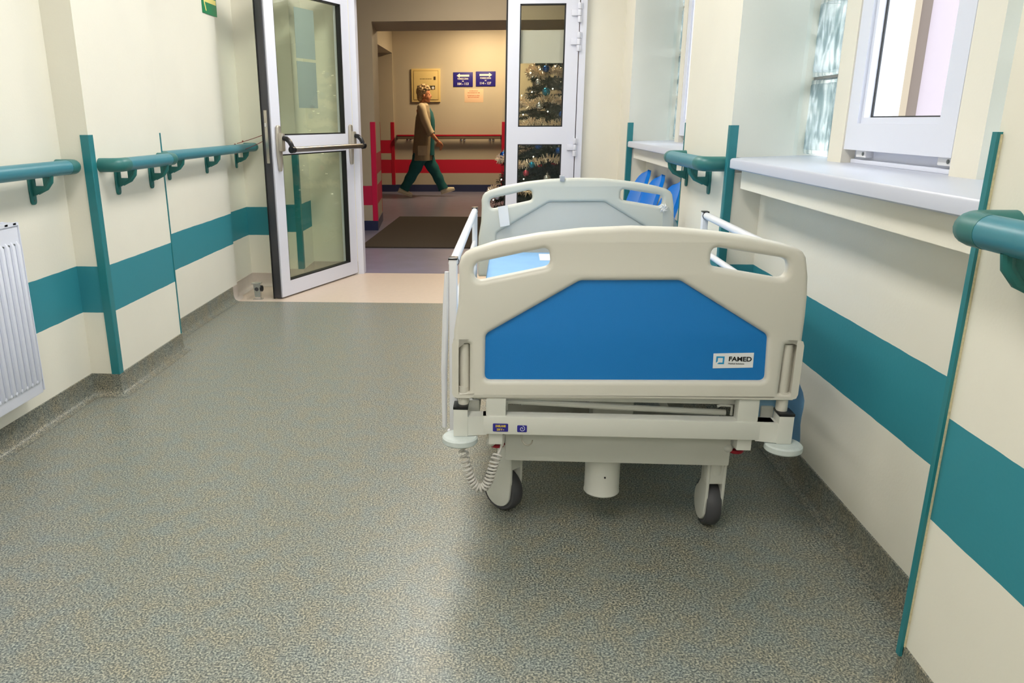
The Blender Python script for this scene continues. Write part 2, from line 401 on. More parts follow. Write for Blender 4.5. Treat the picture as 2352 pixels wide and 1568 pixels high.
# right wall: piers between window niches
XP, XR, XO = 0.89, 1.03, 1.45
piers = [(-4.2, -1.02), (0.71, 1.52), (3.25, 4.06), (5.88, 6.30)]
SILL_Z = 1.058
wr = MB()
wr.prism([(XP, -4.2), (XP, -1.02), (XR, -1.02), (XR, 0.71), (XP, 0.71), (XP, 1.52), (XR, 1.52), (XR, 3.25), (XP, 3.25), (XP, 4.06), (XR, 4.06), (XR, 5.88), (XP, 5.88), (XP, 6.30), (XO, 6.30), (XO, -4.2)], 0, 1.0)
for i, (a, b) in enumerate(piers):
    poly = []
    poly += [(XP, a)] if i == 0 else [(XO, a + 0.25), (1.30, a + 0.25), (1.22, a + 0.21), (1.19, a + 0.17), (XP, a)]
    # niche widens outwards: the reveal is splayed
    if i: poly = [(XO, a + 0.25), (1.225, a + 0.21), (1.195, a + 0.17), (XP, a)]
    if i < 3: poly += [(XP, b), (1.195, b - 0.17), (1.225, b - 0.21), (XO, b - 0.25)]
    else: poly += [(XP, b), (XO, b)]
    if i == 0: poly += [(XO, a)]
    wr.prism(poly, 1.0, CEIL)
wr.box(1.0, XO, -4.2, 6.30, 2.46, CEIL)
tag(wr.build('wall_right', M_WR, smooth=False), 'cream right wall with piers, window niches and a teal stripe', kind='structure')

tag(MB().prism([(XD2 - 0.8, 6.30), (-1.17, 6.30), (-1.17, 6.50), (XD2 - 0.8, 6.50)], 0, CEIL)
    .box(0.60, XO, 6.30, 6.50, 0, CEIL).box(-1.17, 0.60, 6.30, 6.50, 2.16, CEIL).build('wall_back', M_WB, smooth=False), 'cream end wall around the double door', kind='structure')
tag(MB().box(-2.3, XO, -4.3, -4.2, 0, CEIL).build('wall_front', M_WB, smooth=False), kind='structure')

# the hall beyond the door
HY, HY2, HX = 8.95, 9.9, -1.42
tag(MB().box(-4.8, HX - 0.001, HY, HY + 0.02, 0, 2.214).build('wall_hall_left', M_HB, smooth=False), 'hall wall left of the passage with one pink block', kind='structure')
tag(MB().prism([(-4.8, HY + 0.02), (HX, HY + 0.001), (HX - 0.085, HY2), (-4.8, HY2)], 0, 2.215).build('wall_hall_reveal', M_H2, smooth=False), 'hall wall beside the passage with pink stripes', kind='structure')
tag(MB().box(HX - 0.001, 2.6, HY + 0.001, HY2 - 0.001, 2.215, CEIL).box(-4.8, HX - 0.001, HY, HY2, 2.215, CEIL).build('wall_hall_lintel', M_HP, smooth=False), 'beige lintel over the passage', kind='structure')
tag(MB().box(0.75, 4.2, HY, HY2, 0, 2.215).build('wall_hall_right', M_HP, smooth=False), 'hall wall behind the tinsel tree', kind='structure')
tag(MB().box(-4.8, -4.7, 6.5, 14.4, 0, CEIL).build('wall_hall_side', M_HP, smooth=False), kind='structure')
tag(MB().box(4.1, 4.2, 6.5, 14.4, 0, CEIL).build('wall_hall_side', M_HP, smooth=False), kind='structure')
tag(MB().box(-4.8, -1.17, 6.501, 6.56, 0, CEIL).box(0.60, 4.2, 6.501, 6.56, 0, CEIL).box(-1.17, 0.60, 6.501, 6.56, 2.16, CEIL).build('wall_hall_front', M_HP, smooth=False), kind='structure')
FY = 14.1
XF = on_y(905, 280, FY).x                                   # left end of the far wall
tag(MB().box(XF, 4.2, FY, FY + 0.15, 0, CEIL).build('wall_far', M_FAR, smooth=False), 'beige far wall with a crimson stripe', kind='structure')
tag(MB().box(-4.8, XF, FY - 0.04, FY + 0.15, 0, CEIL).build('wall_far_side', M_FAR2, smooth=False), 'far wall of the corridor leading off left, two crimson stripes', kind='structure')
zl = on_x(903, 127, XF).z
tag(MB().box(XF - 0.25, XF, HY2, FY - 0.04, 2.30, CEIL).build('wall_far_lintel', M_HP, smooth=False), 'beam over the corridor leading off left', kind='structure')
XG = on_y(1153, 300, FY - 0.12).x
tag(MB().box(XG, XG + 0.5, FY - 0.12, FY, 0, CEIL).build('wall_far_pier', M_FAR, smooth=False), 'shallow pier at the right of the far wall', kind='structure')

def offset_line(line, d):
    """(x, y) line moved d to its right-hand side, mitred"""
    out = []; n = len(line)
    for i in range(n):
        p = Vector(line[i]); ns = []
        for a, b in ((i - 1, i), (i, i + 1)):
            if 0 <= a and b < n:
                t = (Vector(line[b]) - Vector(line[a])).normalized(); ns.append(Vector((t.y, -t.x)))
        if len(ns) == 1: out.append(p + ns[0] * d)
        else:
            m = (ns[0] + ns[1]); m = m / max(0.2, m.dot(ns[0])) if m.length > 1e-6 else ns[0]
            out.append(p + m * d)
    return out
COVE = [(0.0, 0.102), (0.004, 0.100), (0.004, 0.045), (0.009, 0.022), (0.02, 0.008), (0.038, 0.001)]
def skirting(name, line, m, prof=COVE, label=None):
    b = MB(); rows = [[(p.x, p.y, h) for p in offset_line(line, d)] for d, h in prof]
    rv = [[b.bm.verts.new(p) for p in r] for r in rows]
    for r0, r1 in zip(rv, rv[1:]):
        for i in range(len(line) - 1): b.bm.faces.new((r0[i], r0[i + 1], r1[i + 1], r1[i]))
    return tag(b.build(name, m, ang=40), label, kind='structure')
skirting('baseboard_left', left_line[:5] + [(XC, 5.245)], M_BASE, label='coved grey vinyl upstand along the left wall')
skirting('baseboard_left', [(XC, 5.245)] + left_line[5:] + [(-1.17, 6.30)], M_BEIGE2, label='coved beige vinyl upstand by the door')
rl = [(XP, 6.30), (XP, 5.88), (XR, 5.88), (XR, 4.06), (XP, 4.06), (XP, 3.25), (XR, 3.25), (XR, 1.52), (XP, 1.52), (XP, 0.71), (XR, 0.71), (XR, -1.02), (XP, -1.02), (XP, -4.2)]
skirting('baseboard_right', rl, M_BASE, label='coved grey vinyl upstand along the right wall')
FLAT = [(0.0, 0.11), (0.006, 0.108), (0.006, 0.0)]
skirting('baseboard_hall', [(-4.7, HY), (HX, HY), (HX - 0.085, HY2)], M_NAVY, FLAT, 'navy base strip of the hall wall')
skirting('baseboard_far', [(-4.7, FY - 0.04), (XF, FY - 0.04), (XF, FY), (XG, FY), (XG, FY - 0.12), (XG + 0.5, FY - 0.12)], M_NAVY, [(0, .12), (.006, .118), (.006, 0)], 'navy base strip of the far wall')

# ------------------------------------------------------------------ windows in the right wall
def window(idx, a, b, label):
    """niche between y=a and y=b: sill, mullions, one sash, glass blocks either side"""
    w = bpy.data.objects.new('window_%d' % idx, None); link(w); tag(w, label, kind='structure'); w.location = (1.1, (a + b) / 2, SILL_Z)
    ox, oy, oz = w.location
    def B(): return MB()
    def put(mb, name, m, ang=35, parent=None):
        bmesh.ops.translate(mb.bm, verts=mb.bm.verts, vec=(-ox, -oy, -oz)) if parent is None else None
        return mb.build(name, m, parent or w, ang=ang)
    # sill: rounded nose
    nose = [(0.884, 1.022), (0.884, 1.050), (0.888, 1.056), (0.896, SILL_Z), (1.32, SILL_Z), (1.32, 1.018), (0.888, 1.018)]
    s = MB(); lo, hi = a + 0.004, b - 0.05
    s.loft([[(x, y, z) for x, z in nose] for y in (lo, hi)])
    s.box(0.93, 1.30, b - 0.05, b + 0.22, 1.018, SILL_Z - 0.0005).box(0.93, 1.30, a - 0.21, a + 0.004, 1.018, SILL_Z - 0.0005)
    put(s, 'sill', M_SILL)
    put(MB().box(0.925, 1.06, a, b - 0.075, 0.944, 1.018), 'apron', M_WB)
    m0, m1, m2, m3_ = a + 0.52, a + 0.645, b - 0.40, b - 0.285
    for y0, y1 in ((m0, m1), (m2, m3_)): put(MB().box(1.16, 1.33, y0, y1, SILL_Z, 2.46), 'mullion', M_WB)
    # sash frame of white profiles
    y0, y1, z0, z1 = m1, m2, SILL_Z, 2.46
    fr = MB()
    for q in ((y0 + 0.05, y1 - 0.05, z0, z0 + 0.06), (y0 + 0.05, y1 - 0.05, z1 - 0.06, z1), (y0, y0 + 0.05, z0, z1), (y1 - 0.05, y1, z0, z1)): fr.box(1.205, 1.26, *q)
    put(fr, 'frame', M_PVC)
    put(MB().box(1.190, 1.206, y0 + .005, y1 - .005, z0 + 0.0, z0 + 0.014, 0.003), 'sill_bead', M_PVC)
    sash = MB(); sz0 = z0 + 0.045; sd = 0.085
    ya, yb = y0 + 0.012, y1 + 0.006
    sash.box(1.165, 1.235, ya, yb, sz0, sz0 + sd).box(1.165, 1.235, ya, yb, z1 - 0.1, z1 - 0.02).box(1.165, 1.235, ya, ya + sd, sz0 + sd, z1 - 0.1).box(1.165, 1.235, yb - sd, yb, sz0 + sd, z1 - 0.1)
    put(sash, 'sash', M_PVC)
    bead = MB(); gi = 0.018
    for q in ((ya + sd, yb - sd, sz0 + sd, sz0 + sd + gi), (ya + sd, ya + sd + gi, sz0 + sd + gi, z1 - 0.1), (yb - sd - gi, yb - sd, sz0 + sd + gi, z1 - 0.1)): bead.box(1.176, 1.224, *q)
    put(bead, 'glazing_bead', M_PVC)
    seal = MB(); g2 = gi + 0.004
    for q in ((ya + sd + gi, yb - sd - gi, sz0 + sd + gi, sz0 + sd + g2), (ya + sd + gi, ya + sd + g2, sz0 + sd + g2, z1 - 0.1), (yb - sd - g2, yb - sd - gi, sz0 + sd + g2, z1 - 0.1)): seal.box(1.1975, 1.2045, *q)
    put(seal, 'seal', M_DARK)
    put(MB().box(1.199, 1.203, ya + sd + gi, yb - sd - gi, sz0 + sd + gi, z1 - 0.1), 'pane', M_WGLASS)
    for yc in (y1 - 0.14, y0 + 0.03):
        h = put(MB().box(1.180, 1.207, yc, yc + 0.075, z0 + 0.022, z0 + 0.046, 0.004), 'hinge_cover', M_PAPER)
        put(MB().lathe([(0, 0), (0.006, 0), (0.006, 0.003), (0, 0.003)], 12, 'x', (1.1775 - ox, yc + 0.018 - oy, z0 + 0.034 - oz)), 'screw', M_SCREW, parent=h)
    # glass blocks, each a thick pressed square
    me = None
    def block_mesh(wd, ht):
        bb = MB(); bb.box(-0.036, 0.036, -wd / 2, wd / 2, -ht / 2, ht / 2, 0.008)
        bb.box(-0.040, 0.040, -wd / 2 + 0.018, wd / 2 - 0.018, -ht / 2 + 0.018, ht / 2 - 0.018, 0.006)
        return bb.mesh('glass_block', M_BLOCK)
    ht = 0.302
    for ya, yb in ((a - 0.19, m0), (m3_, b + 0.235)):
        n = 2; wd_ = (yb - ya) / n; me = block_mesh(wd_ - 0.008, ht - 0.010)
        mo = MB()
        for k in range(1, n): mo.box(1.262, 1.318, ya + k * wd_ - 0.004, ya + k * wd_ + 0.004, SILL_Z, 2.46)
        rows = int((2.46 - SILL_Z) / ht) + 1
        for r_ in range(1, rows): mo.box(1.262, 1.318, ya, yb, SILL_Z + r_ * ht - 0.005, SILL_Z + r_ * ht + 0.005)
        put(mo, 'mortar', M_MORTAR)
        for k in range(n):
            for r_ in range(rows):
                o = bpy.data.objects.new('glass_block', me); link(o, w)
                o.location = (1.29 - ox, ya + (k + 0.5) * wd_ - oy, SILL_Z + (r_ + 0.5) * ht - oz)
                if SILL_Z + (r_ + 1) * ht > 2.47: o.scale.z = 0.6; o.location.z -= ht * 0.2
    return w
window(1, 1.52, 3.25, 'white tilt window over a deep sill, nearest on the right')
window(2, 4.06, 5.88, 'window niche with a narrow strip of glass blocks behind the second pier')
window(3, -1.02, 0.71, 'unseen window niche beside the viewer, added for its daylight')  # out of view, added to let in daylight; repeats the niche rhythm

# ------------------------------------------------------------------ double door at the end of the corridor
DT = 0.068                                                   # leaf thickness
def leaf_parts(root, length, zt, st0, st1, rail, bot, front, dark_end):
    """s runs 0..length from the hinge; the face looked at is y=0, the leaf lies behind it"""
    fr = MB()
    fr.box(0, st0, -DT, 0, 0.012, zt).box(length - st1, length, -DT, 0, 0.012, zt)
    fr.box(st0, length - st1, -DT, 0, 0.012, bot).box(st0, length - st1, -DT, 0, rail[0], rail[1]).box(st0, length - st1, -DT, 0, zt - 0.1, zt)
    fr.build('leaf_frame', M_ALU, root)
    for z0, z1 in ((bot, rail[0]), (rail[1], zt - 0.1)):
        g = MB().box(st0, length - st1, -DT * 0.55, -DT * 0.45, z0, z1).build('pane', M_GLASS, root, smooth=False)
        sl = MB(); t = 0.009
        for x0, x1, q0, q1 in ((st0, length - st1, z0, z0 + t), (st0, length - st1, z1 - t, z1), (st0, st0 + t, z0, z1), (length - st1 - t, length - st1, z0, z1)):
            sl.box(x0, x1, -DT * 0.62, -0.004, q0, q1)
        sl.build('gasket', M_DARK, root)
# left leaf, swung open towards us
HINGE = Vector((-1.172, 6.285, 0)); LOCK = Vector((-1.533, 5.325, 0)); LEN = (LOCK - HINGE).length
d1 = bpy.data.objects.new('door_1', None); link(d1); d1.location = HINGE
d1.rotation_euler = (0, 0, math.atan2(LOCK.y - HINGE.y, LOCK.x - HINGE.x)); tag(d1, 'open white metal door leaf with tall glass panes and a push bar', kind='structure')
leaf_parts(d1, LEN, 2.12, 0.10, 0.10, (0.985, 1.108), 0.115, 0, True)
MB().box(LEN, LEN + 0.010, -DT + 0.002, -0.010, 0.006, 2.12, 0.002).build('lock_edge', M_EDGE, d1)
MB().box(LEN, LEN + 0.013, -DT - 0.004, -DT + 0.004, 0.0, 2.12).build('edge_seal', M_DARK, d1)
lp = MB().box(LEN + 0.009, LEN + 0.013, -DT * 0.5 - 0.013, -DT * 0.5 + 0.011, 0.93, 1.27, 0.001).build('lock_plate', M_STEEL, d1)
MB().box(LEN + 0.010, LEN + 0.020, -DT * 0.5 - 0.008, -DT * 0.5 + 0.006, 1.165, 1.19, 0.002).build('latch', M_CHROME, lp)
bar_z, bar_n = 1.018, 0.118
for s_ in (LEN - 0.055, 0.045):
    prof = fillet([(-0.026, 1.09), (-0.026, 1.0), (-0.02, 0.93), (-0.012, 0.875), (0.012, 0.875), (0.02, 0.93), (0.026, 1.0), (0.026, 1.09), (0.020, 1.175), (-0.020, 1.175)], 0.02)
    hs = plate('bar_housing', [prof], 0.022, 0.008, M_NICKEL, d1, remap=lambda c, s_=s_: (s_ + c.x, 0.011 + c.z, c.y))
    MB().box(s_ - 0.02, s_ + 0.02, 0.015, 0.052, 1.005, 1.125, 0.012).build('pivot_box', M_NICKEL, hs)
    pts = [(s_, 0.050, 1.092), (s_, 0.075, 1.088), (s_, 0.098, 1.070), (s_, 0.112, 1.045), (s_, bar_n, bar_z)]
    MB().tube(pts, [0.016, 0.017, 0.017, 0.016, 0.018], 10, up=(1, 0, 0)).lathe([(0, -0.016), (0.023, -0.016), (0.023, 0.016), (0, 0.016)], 14, 'x', (s_, bar_n, bar_z)).build('bar_arm', M_BLACK, d1)
MB().cyl((0.045 + 0.005, bar_n, bar_z), (LEN - 0.055 - 0.005, bar_n, bar_z), 0.018, 18).build('push_bar', M_STEEL, d1)
# papers taped to the glass
for z0, z1 in ((1.62, 1.945), (1.29, 1.60)):
    MB().box(0.405, 0.640, -DT * 0.55 - 0.002, -DT * 0.55 - 0.0005, z0, z1).build('taped_notice', M_GREYP, d1, smooth=False)
# right leaf, shut
d2 = bpy.data.objects.new('door_2', None); link(d2); d2.location = (0.545, 6.26, 0); d2.rotation_euler = (0, 0, math.pi); tag(d2, 'narrow shut door leaf with glass panes, tree seen through it', kind='structure')
leaf_parts(d2, 0.522, 2.12, 0.098, 0.088, (1.026, 1.154), 0.14, 0, False)
MB().box(0.522, 0.535, -DT + 0.004, -0.012, 0.01, 2.12).build('edge_seal', M_DARK, d2)
pz0, pz1 = on_y(1240, 145, 6.29).z, on_y(1240, 69, 6.29).z
MB().box(0.100, 0.434, -DT * 0.55 - 0.002, -DT * 0.55 - 0.0004, pz0, pz1).build('frosted_sheet', M_FILM, d2, smooth=False)
fm = MB().box(0.552, 0.600, 6.255, 6.36, 0, 2.158).box(-1.170, -1.125, 6.30, 6.40, 0, 2.158).box(-1.125, 0.552, 6.255, 6.36, 2.122, 2.158)
tag(fm.build('trim_1', M_ALU), 'silver white frame of the double door', kind='structure')
for zc in (1.955, 1.757, 1.003, 0.30):
    for k, (dz, wl) in enumerate(((0.045, 0), (0.0, 1), (-0.045, 0))):
        hb = MB().lathe([(0, -0.021), (0.013, -0.021), (0.014, -0.018), (0.014, 0.018), (0.013, 0.021), (0, 0.021)], 14, 'z', (0, 0.012, zc + dz))
        if wl: hb.box(0.0, 0.058, 0.0, 0.016, zc + dz - 0.021, zc + dz + 0.021, 0.003)
        else: hb.box(-0.020, 0.0, 0.0, 0.016, zc + dz - 0.021, zc + dz + 0.021, 0.003)
        hb.build('hinge', M_ALU, d2)

# ------------------------------------------------------------------ outside the window
fb = thing('building_wing', 'pale pinkish outer wall of the next wing seen through the window', 'building', (2.8, 6.46, -3.0))
MB().box(-1.34, 1.5, 0.0, 0.035, 0, 8).build('wall', M_FAC, fb, smooth=False)
xs_ = [on_y(u, 150, 6.43).x - 2.8 for u in (2056, 2094, 2121)]
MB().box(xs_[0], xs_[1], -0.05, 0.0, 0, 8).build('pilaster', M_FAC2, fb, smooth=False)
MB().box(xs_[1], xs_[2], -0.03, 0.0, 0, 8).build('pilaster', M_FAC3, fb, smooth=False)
slab('ground_outside', 1.6, 40, -30, 40, -3.2, -3.0, mat('grey_paving', (170, 168, 164), 0.9))

# ------------------------------------------------------------------ lamps (above the frame)
def ceiling_light(loc, w, l, m, label):
    t = thing('ceiling_light', label, 'lamp', loc, group='flat ceiling lamps')
    MB().box(-w / 2, w / 2, -l / 2, l / 2, -0.06, 0, 0.008).build('housing', M_WHITE, t)
    MB().box(-w / 2 + 0.03, w / 2 - 0.03, -l / 2 + 0.03, l / 2 - 0.03, -0.068, -0.055, 0.004).build('diffuser', m, t)
for y, lb in ((-2.4, 'flat ceiling lamp farthest behind the viewer'), (0.4, 'flat ceiling lamp right above the viewer'), (3.0, 'flat ceiling lamp above the bed'), (5.2, 'flat ceiling lamp before the double door')): ceiling_light((-0.45, y, CEIL), 0.6, 1.2, M_LAMP, lb)
ceiling_light((-0.2, 7.7, CEIL), 0.5, 0.9, M_LAMPH, 'flat ceiling lamp over the hall')
ceiling_light((-0.35, 13.1, CEIL), 0.35, 0.6, M_LAMPF, 'warm ceiling lamp before the far wall')

# ================================================================== THINGS ON THE WALLS
def corner_guard(corner, dx, dy, z0, z1, m, label, group, w=0.032, t=0.0035, edge=False):
    """angle strip on an outer corner; flanges run from the corner along (dx, 0) and (0, dy) over the wall faces"""
    x, y = corner; g = thing('corner_guard', label, 'corner guard', (x, y, z0), group=group)
    sx, sy = -dx, -dy                                         # outward directions
    poly = [(sx * t, sy * t * 0.3), (sx * t * 0.3, sy * t), (dx * w, sy * t), (dx * w, 0.0), (0, 0), (0, dy * w), (sx * t, dy * w)]
    MB().prism(poly, 0, z1 - z0).build('angle_strip', m, g)
    if edge: MB().box(*sorted((sx * 0.0005, sx * t * 0.4)), *sorted((dy * w, dy * (w + 0.0025))), 0.01, z1 - z0 - 0.004).build('adhesive_edge', M_GUARDEDGE, g)
    return g
TG = 'teal corner guards'
corner_guard((XB, 3.30), -1, 1, 0.085, 1.148, M_GUARD, 'teal corner guard on the near edge of the left pillar, beside the radiator wall', TG, 0.034)
corner_guard((XB, 4.015), -1, -1, 0.075, 1.146, M_GUARD, 'thin edge of a teal guard on the far edge of the left pillar', TG, 0.008)
corner_guard((XD1, 5.78), -1, 1, 0.09, 1.155, M_GUARD, 'teal corner guard next to the dark edge of the open door', TG, 0.05)
corner_guard((XD2, 5.95), -1, 1, 0.09, 1.02, M_GUARD, 'teal corner guard seen through the glass of the open door', TG, 0.04)
corner_guard((XP, 1.52), 1, -1, 0.075, 1.178, M_GUARD, 'long teal guard on the nearest right pier, in front of the sill', TG, 0.012, 0.010, True)
corner_guard((XP, 3.25), 1, 1, 0.09, 1.180, M_GUARD, 'teal corner guard on the pier behind the bed, left of the big sill', TG, 0.028, 0.004)
corner_guard((XP, 4.06), 1, -1, 0.09, 1.188, M_GUARD, 'thin teal guard edge at the far side of the pier with the short rail', TG, 0.006)
corner_guard((XP, 5.88), 1, 1, 0.09, 1.184, M_GUARD, 'teal corner guard left of the far narrow sill', TG, 0.034, 0.004)
corner_guard((HX, HY), -1, 1, 0.10, 1.19, M_PINKG, 'bright pink guard on the corner of the hall passage', 'pink corner guards', 0.05)
corner_guard((HX - 0.085, HY2), -1, -1, 0.10, 1.19, M_REDG, 'thin pink guard edge on the far side of the passage', 'pink corner guards', 0.01)
corner_guard((XF, FY - 0.04), -1, 1, 0.12, 1.18, M_REDG, 'crimson guard on the far corner behind the walking person', 'pink corner guards', 0.055)
corner_guard((XG, FY - 0.12), 1, 1, 0.12, 1.18, M_REDG, 'crimson guard at the right end of the far rail', 'pink corner guards', 0.06)

RAIL_R = 0.029
def bracket_parts(root, side):
    """bracket at y=0; d away from the wall, z from the underside of the rail"""
    web = fillet([(0.0, -0.076), (0.030, -0.062), (0.066, -0.042), (0.088, -0.016), (0.092, 0.022), (0.0, 0.022)], [0.004, 0.03, 0.03, 0.03, 0.0, 0.0])
    hole = [(0.022, -0.030), (0.056, -0.030), (0.056, 0.012), (0.022, 0.012)]
    return web, hole
def handrail(label, wx, side, y0, y1, z, brackets, near_cap=True, far_cap=True, group='teal handrails', off=0.082, r=RAIL_R):
    t = thing('handrail', label, 'handrail', (wx, (y0 + y1) / 2, z), group=group)
    yc = (y0 + y1) / 2; D = lambda d, y, h=0.0: (side * d, y - yc, h)
    a = y0 + (0.10 if near_cap else 0.0); b = y1 - (0.10 if far_cap else 0.0)
    MB().tube([D(off, a), D(off, b)], r, 20).build('rail_tube', M_RAIL, t)
    for cap, ye, s in ((near_cap, y0, 1), (far_cap, y1, -1)):
        if not cap: continue
        pts = [D(off, ye + s * 0.102), D(off, ye + s * 0.060), D(off - 0.004, ye + s * 0.044), D(off - 0.016, ye + s * 0.032), D(off - 0.032, ye + s * 0.029), D(0.0, ye + s * 0.029)]
        MB().tube(pts, [r * 1.02] * 6, 20).build('end_cap', M_RCAP, t)
    web, hole = bracket_parts(t, side)
    for by in brackets:
        p = plate('bracket', [web, hole], 0.013, 0.004, M_BRK, t, remap=lambda c, by=by: (side * c.x, by - yc + c.z, c.y - r - 0.004))
        el = fillet([(-0.018, -0.108), (0.018, -0.108), (0.020, -0.05), (0.017, 0.02), (-0.017, 0.02), (-0.020, -0.05)], [0.018, 0.018, 0.05, 0.01, 0.01, 0.05])
        plate('wall_plate', [el], 0.009, 0.003, M_BRK, p, remap=lambda c, by=by: (side * (0.0045 + c.z), by - yc + c.x, c.y - r))
        MB().tube([(side * 0.089, by - yc, 0.006 - r), (side * 0.085, by - yc, -r - 0.018), (side * 0.066, by - yc, -r - 0.042), (side * 0.03, by - yc, -r - 0.063)], [0.011, 0.011, 0.010, 0.006], 10, up=(0, 1, 0)).build('rib', M_BRK, p)
        MB().lathe([(0, 0), (0.004, 0), (0.003, 0.002), (0, 0.002)], 10, 'x', (side * 0.0085, by - yc, -r - 0.092)).build('screw', M_SCREW, p)
    return t
handrail('teal handrail above the white radiator', XA, 1, 1.2, 3.29, 1.022, [3.05, 2.0], False, True)
handrail('short teal handrail on the left pillar between two corner guards', XB, 1, 3.34, 3.99, 1.022, [3.50, 3.85])
handrail('teal handrail running from the left pillar towards the open door', XC, 1, 4.06, 5.77, 1.024, [4.38, 4.96, 5.53])
handrail('large teal handrail on the nearest right pier', XP, -1, 0.74, 1.455, 1.020, [1.285, 0.95])
handrail('short teal handrail on the pier behind the bed', XP, -1, 3.275, 4.03, 1.030, [3.50, 3.93])

# red string tied from the rail to the guard
st = MB()
def sag(a, b, d, n=8): return [Vector(a).lerp(Vector(b), i / n) + Vector((0, 0, -d * math.sin(math.pi * i / n))) for i in range(n + 1)]
st.tube(sag((-1.765, 5.30, 1.060), (XD1 + 0.006, 5.777, 1.125), 0.004), 0.0022, 6).tube(sag((-1.750, 5.42, 1.02), (XD1 + 0.006, 5.775, 1.092), 0.006), 0.0022, 6)
st.tube([(-1.78, 5.30 + 0.03 * math.sin(q), 1.024 + 0.034 * math.cos(q)) for q in [i * 0.52 for i in range(13)]], 0.0022, 6)
st.ball((-1.70, 5.70, 1.085), 0.008, 1).ball((-1.752, 5.38, 1.072), 0.006, 1)
tag(st.build('tied_string', M_STRING), 'dark red string tied round the far end of the left handrail', 'string')

# radiator
rad = thing('radiator', 'white ribbed panel radiator at the left edge under the handrail', 'radiator', (XA, 2.0, 0.185))
RX0, RX1, RYA, RYB = 0.018, 0.082, -0.75, 0.808; RZ = 0.655
pan = MB().box(RX0, RX1 - 0.008, RYA, RYB, 0, RZ, 0.006)
pan.build('body', M_RAD, rad)
fr = MB(); pitch = 0.0333; n = int((RYB - RYA) / pitch)
for k in range(n):
    yc = RYB - 0.022 - k * pitch
    fr.tube([(RX1 - 0.010, yc, 0.045), (RX1 - 0.006, yc, 0.06), (RX1 - 0.006, yc, RZ - 0.075), (RX1 - 0.010, yc, RZ - 0.06)], [0.004, 0.0105, 0.0105, 0.004], 8)
fr.build('front_ribs', M_RAD, rad)
for k in range(n):
    yc = RYB - 0.022 - (k + 0.5) * pitch
    if yc < RYA + 0.03 or yc < 0.3: continue
    MB().ball((RX1 - 0.008, yc, RZ - 0.072), 0.007, 1, (0.4, 1.3, 0.8)).build('weld_dimple', M_SCREW, rad)
    MB().ball((RX1 - 0.006, yc, 0.052), 0.009, 1, (0.5, 1, 1)).build('pressed_stud', M_RAD, rad)
gr = MB()
for k in range(30): gr.box(RX0 + 0.004, RX1 - 0.004, RYB - 0.03 - k * 0.05, RYB - 0.012 - k * 0.05, RZ - 0.001, RZ + 0.006)
gr.box(RX0, RX0 + 0.006, RYA, RYB, RZ - 0.004, RZ + 0.008).box(RX1 - 0.012, RX1 - 0.004, RYA, RYB, RZ - 0.004, RZ + 0.008)
gr.build('top_grille', M_RAD, rad)
MB().box(RX0, RX1 - 0.004, RYB, RYB + 0.004, 0.01, RZ + 0.006, 0.001).build('side_cover', M_RAD, rad)
for yb in (-0.5, 0.5): MB().box(0.001, RX0 + 0.004, yb - 0.02, yb + 0.02, 0.08, 0.55).build('wall_bracket', M_RAD, rad)

# exit sign
p0 = on_x(462, 0, XC); p1 = on_x(497, 40, XC)
ex = thing('exit_sign', 'green escape sign with a pale arrow high on the left wall', 'sign', (XC, (p0.y + p1.y) / 2, p1.z + 0.085))
hw = (p1.y - p0.y) / 2
MB().box(0.0, 0.006, -hw, hw, -0.085, 0.105, 0.001).build('board', M_GREEN, ex)
MB().box(0.0055, 0.0072, -hw * 0.70, hw * 0.9, -0.018, 0.010).build('arrow_shaft', M_SIGNY, ex)
ah = MB()
for s in (1, -1):
    ah.loft([[(x, -hw * 0.86, -0.004 + s * 0.0), (x, -hw * 0.74, -0.004), (x, -hw * 0.50, -0.004 + s * 0.065), (x, -hw * 0.62, -0.004 + s * 0.065)] for x in (0.0055, 0.0072)])
ah.build('arrow_head', M_SIGNY, ex, smooth=False)

# floor door stop of chrome
ds = thing('door_stop', 'chrome floor door stop on the beige strip near the left wall', 'door stop', (-1.706, 5.315, 0))
MB().box(-0.032, 0.032, -0.022, 0.022, 0, 0.006, 0.002).build('base_plate', M_CHROME, ds)
MB().loft([[(-w, -dd, h), (w, -dd, h), (w, dd, h), (-w, dd, h)] for w, dd, h in ((0.019, 0.014, 0.005), (0.021, 0.016, 0.05), (0.026, 0.018, 0.115))]).build('post', M_CHROME, ds)
MB().box(-0.034, 0.030, -0.03, 0.024, 0.113, 0.121, 0.003).build('top_lip', M_CHROME, ds)
MB().lathe([(0, 0), (0.020, 0), (0.022, 0.004), (0.022, 0.014), (0.015, 0.018), (0, 0.018)], 16, 'x', (0.020, 0, 0.078)).build('buffer', M_BLACK, ds)
MB().lathe([(0, -0.018), (0.014, -0.018), (0.014, -0.012), (0, -0.012)], 14, 'y', (-0.003, 0, 0.075)).build('keeper_hole', M_TYRE, ds)

# ================================================================== HOSPITAL BED
BX, BY = 0.335, 2.05
bed = thing('hospital_bed', 'white hospital bed with a blue foot panel standing along the right wall', 'bed', (BX, BY, 0), R(-0.6))
def fb_(u, v, d=0.0):
    q = on_y(u, v, BY + d); return (q.x - BX, q.z)
def mirror(half): return half + [(-x, z) for x, z in half[::-1] if abs(x) > 1e-4]
left = [fb_(*p) for p in ((1044, 919), (1041, 908), (1041, 800), (1042, 762), (1046, 738), (1052, 700), (1054, 646), (1053, 612), (1058, 594), (1068, 582), (1086, 573), (1142, 555), (1240, 537), (1340, 526))]
top = (0.0, fb_(1446, 521)[1])
right = [fb_(*p) for p in ((1560, 524), (1650, 533), (1720, 543), (1790, 557), (1830, 569), (1846, 579), (1853, 592), (1857, 636), (1855, 683), (1851, 725), (1846, 763), (1842, 792), (1834, 859), (1828, 908), (1822, 921))]
outer = left + [top] + right
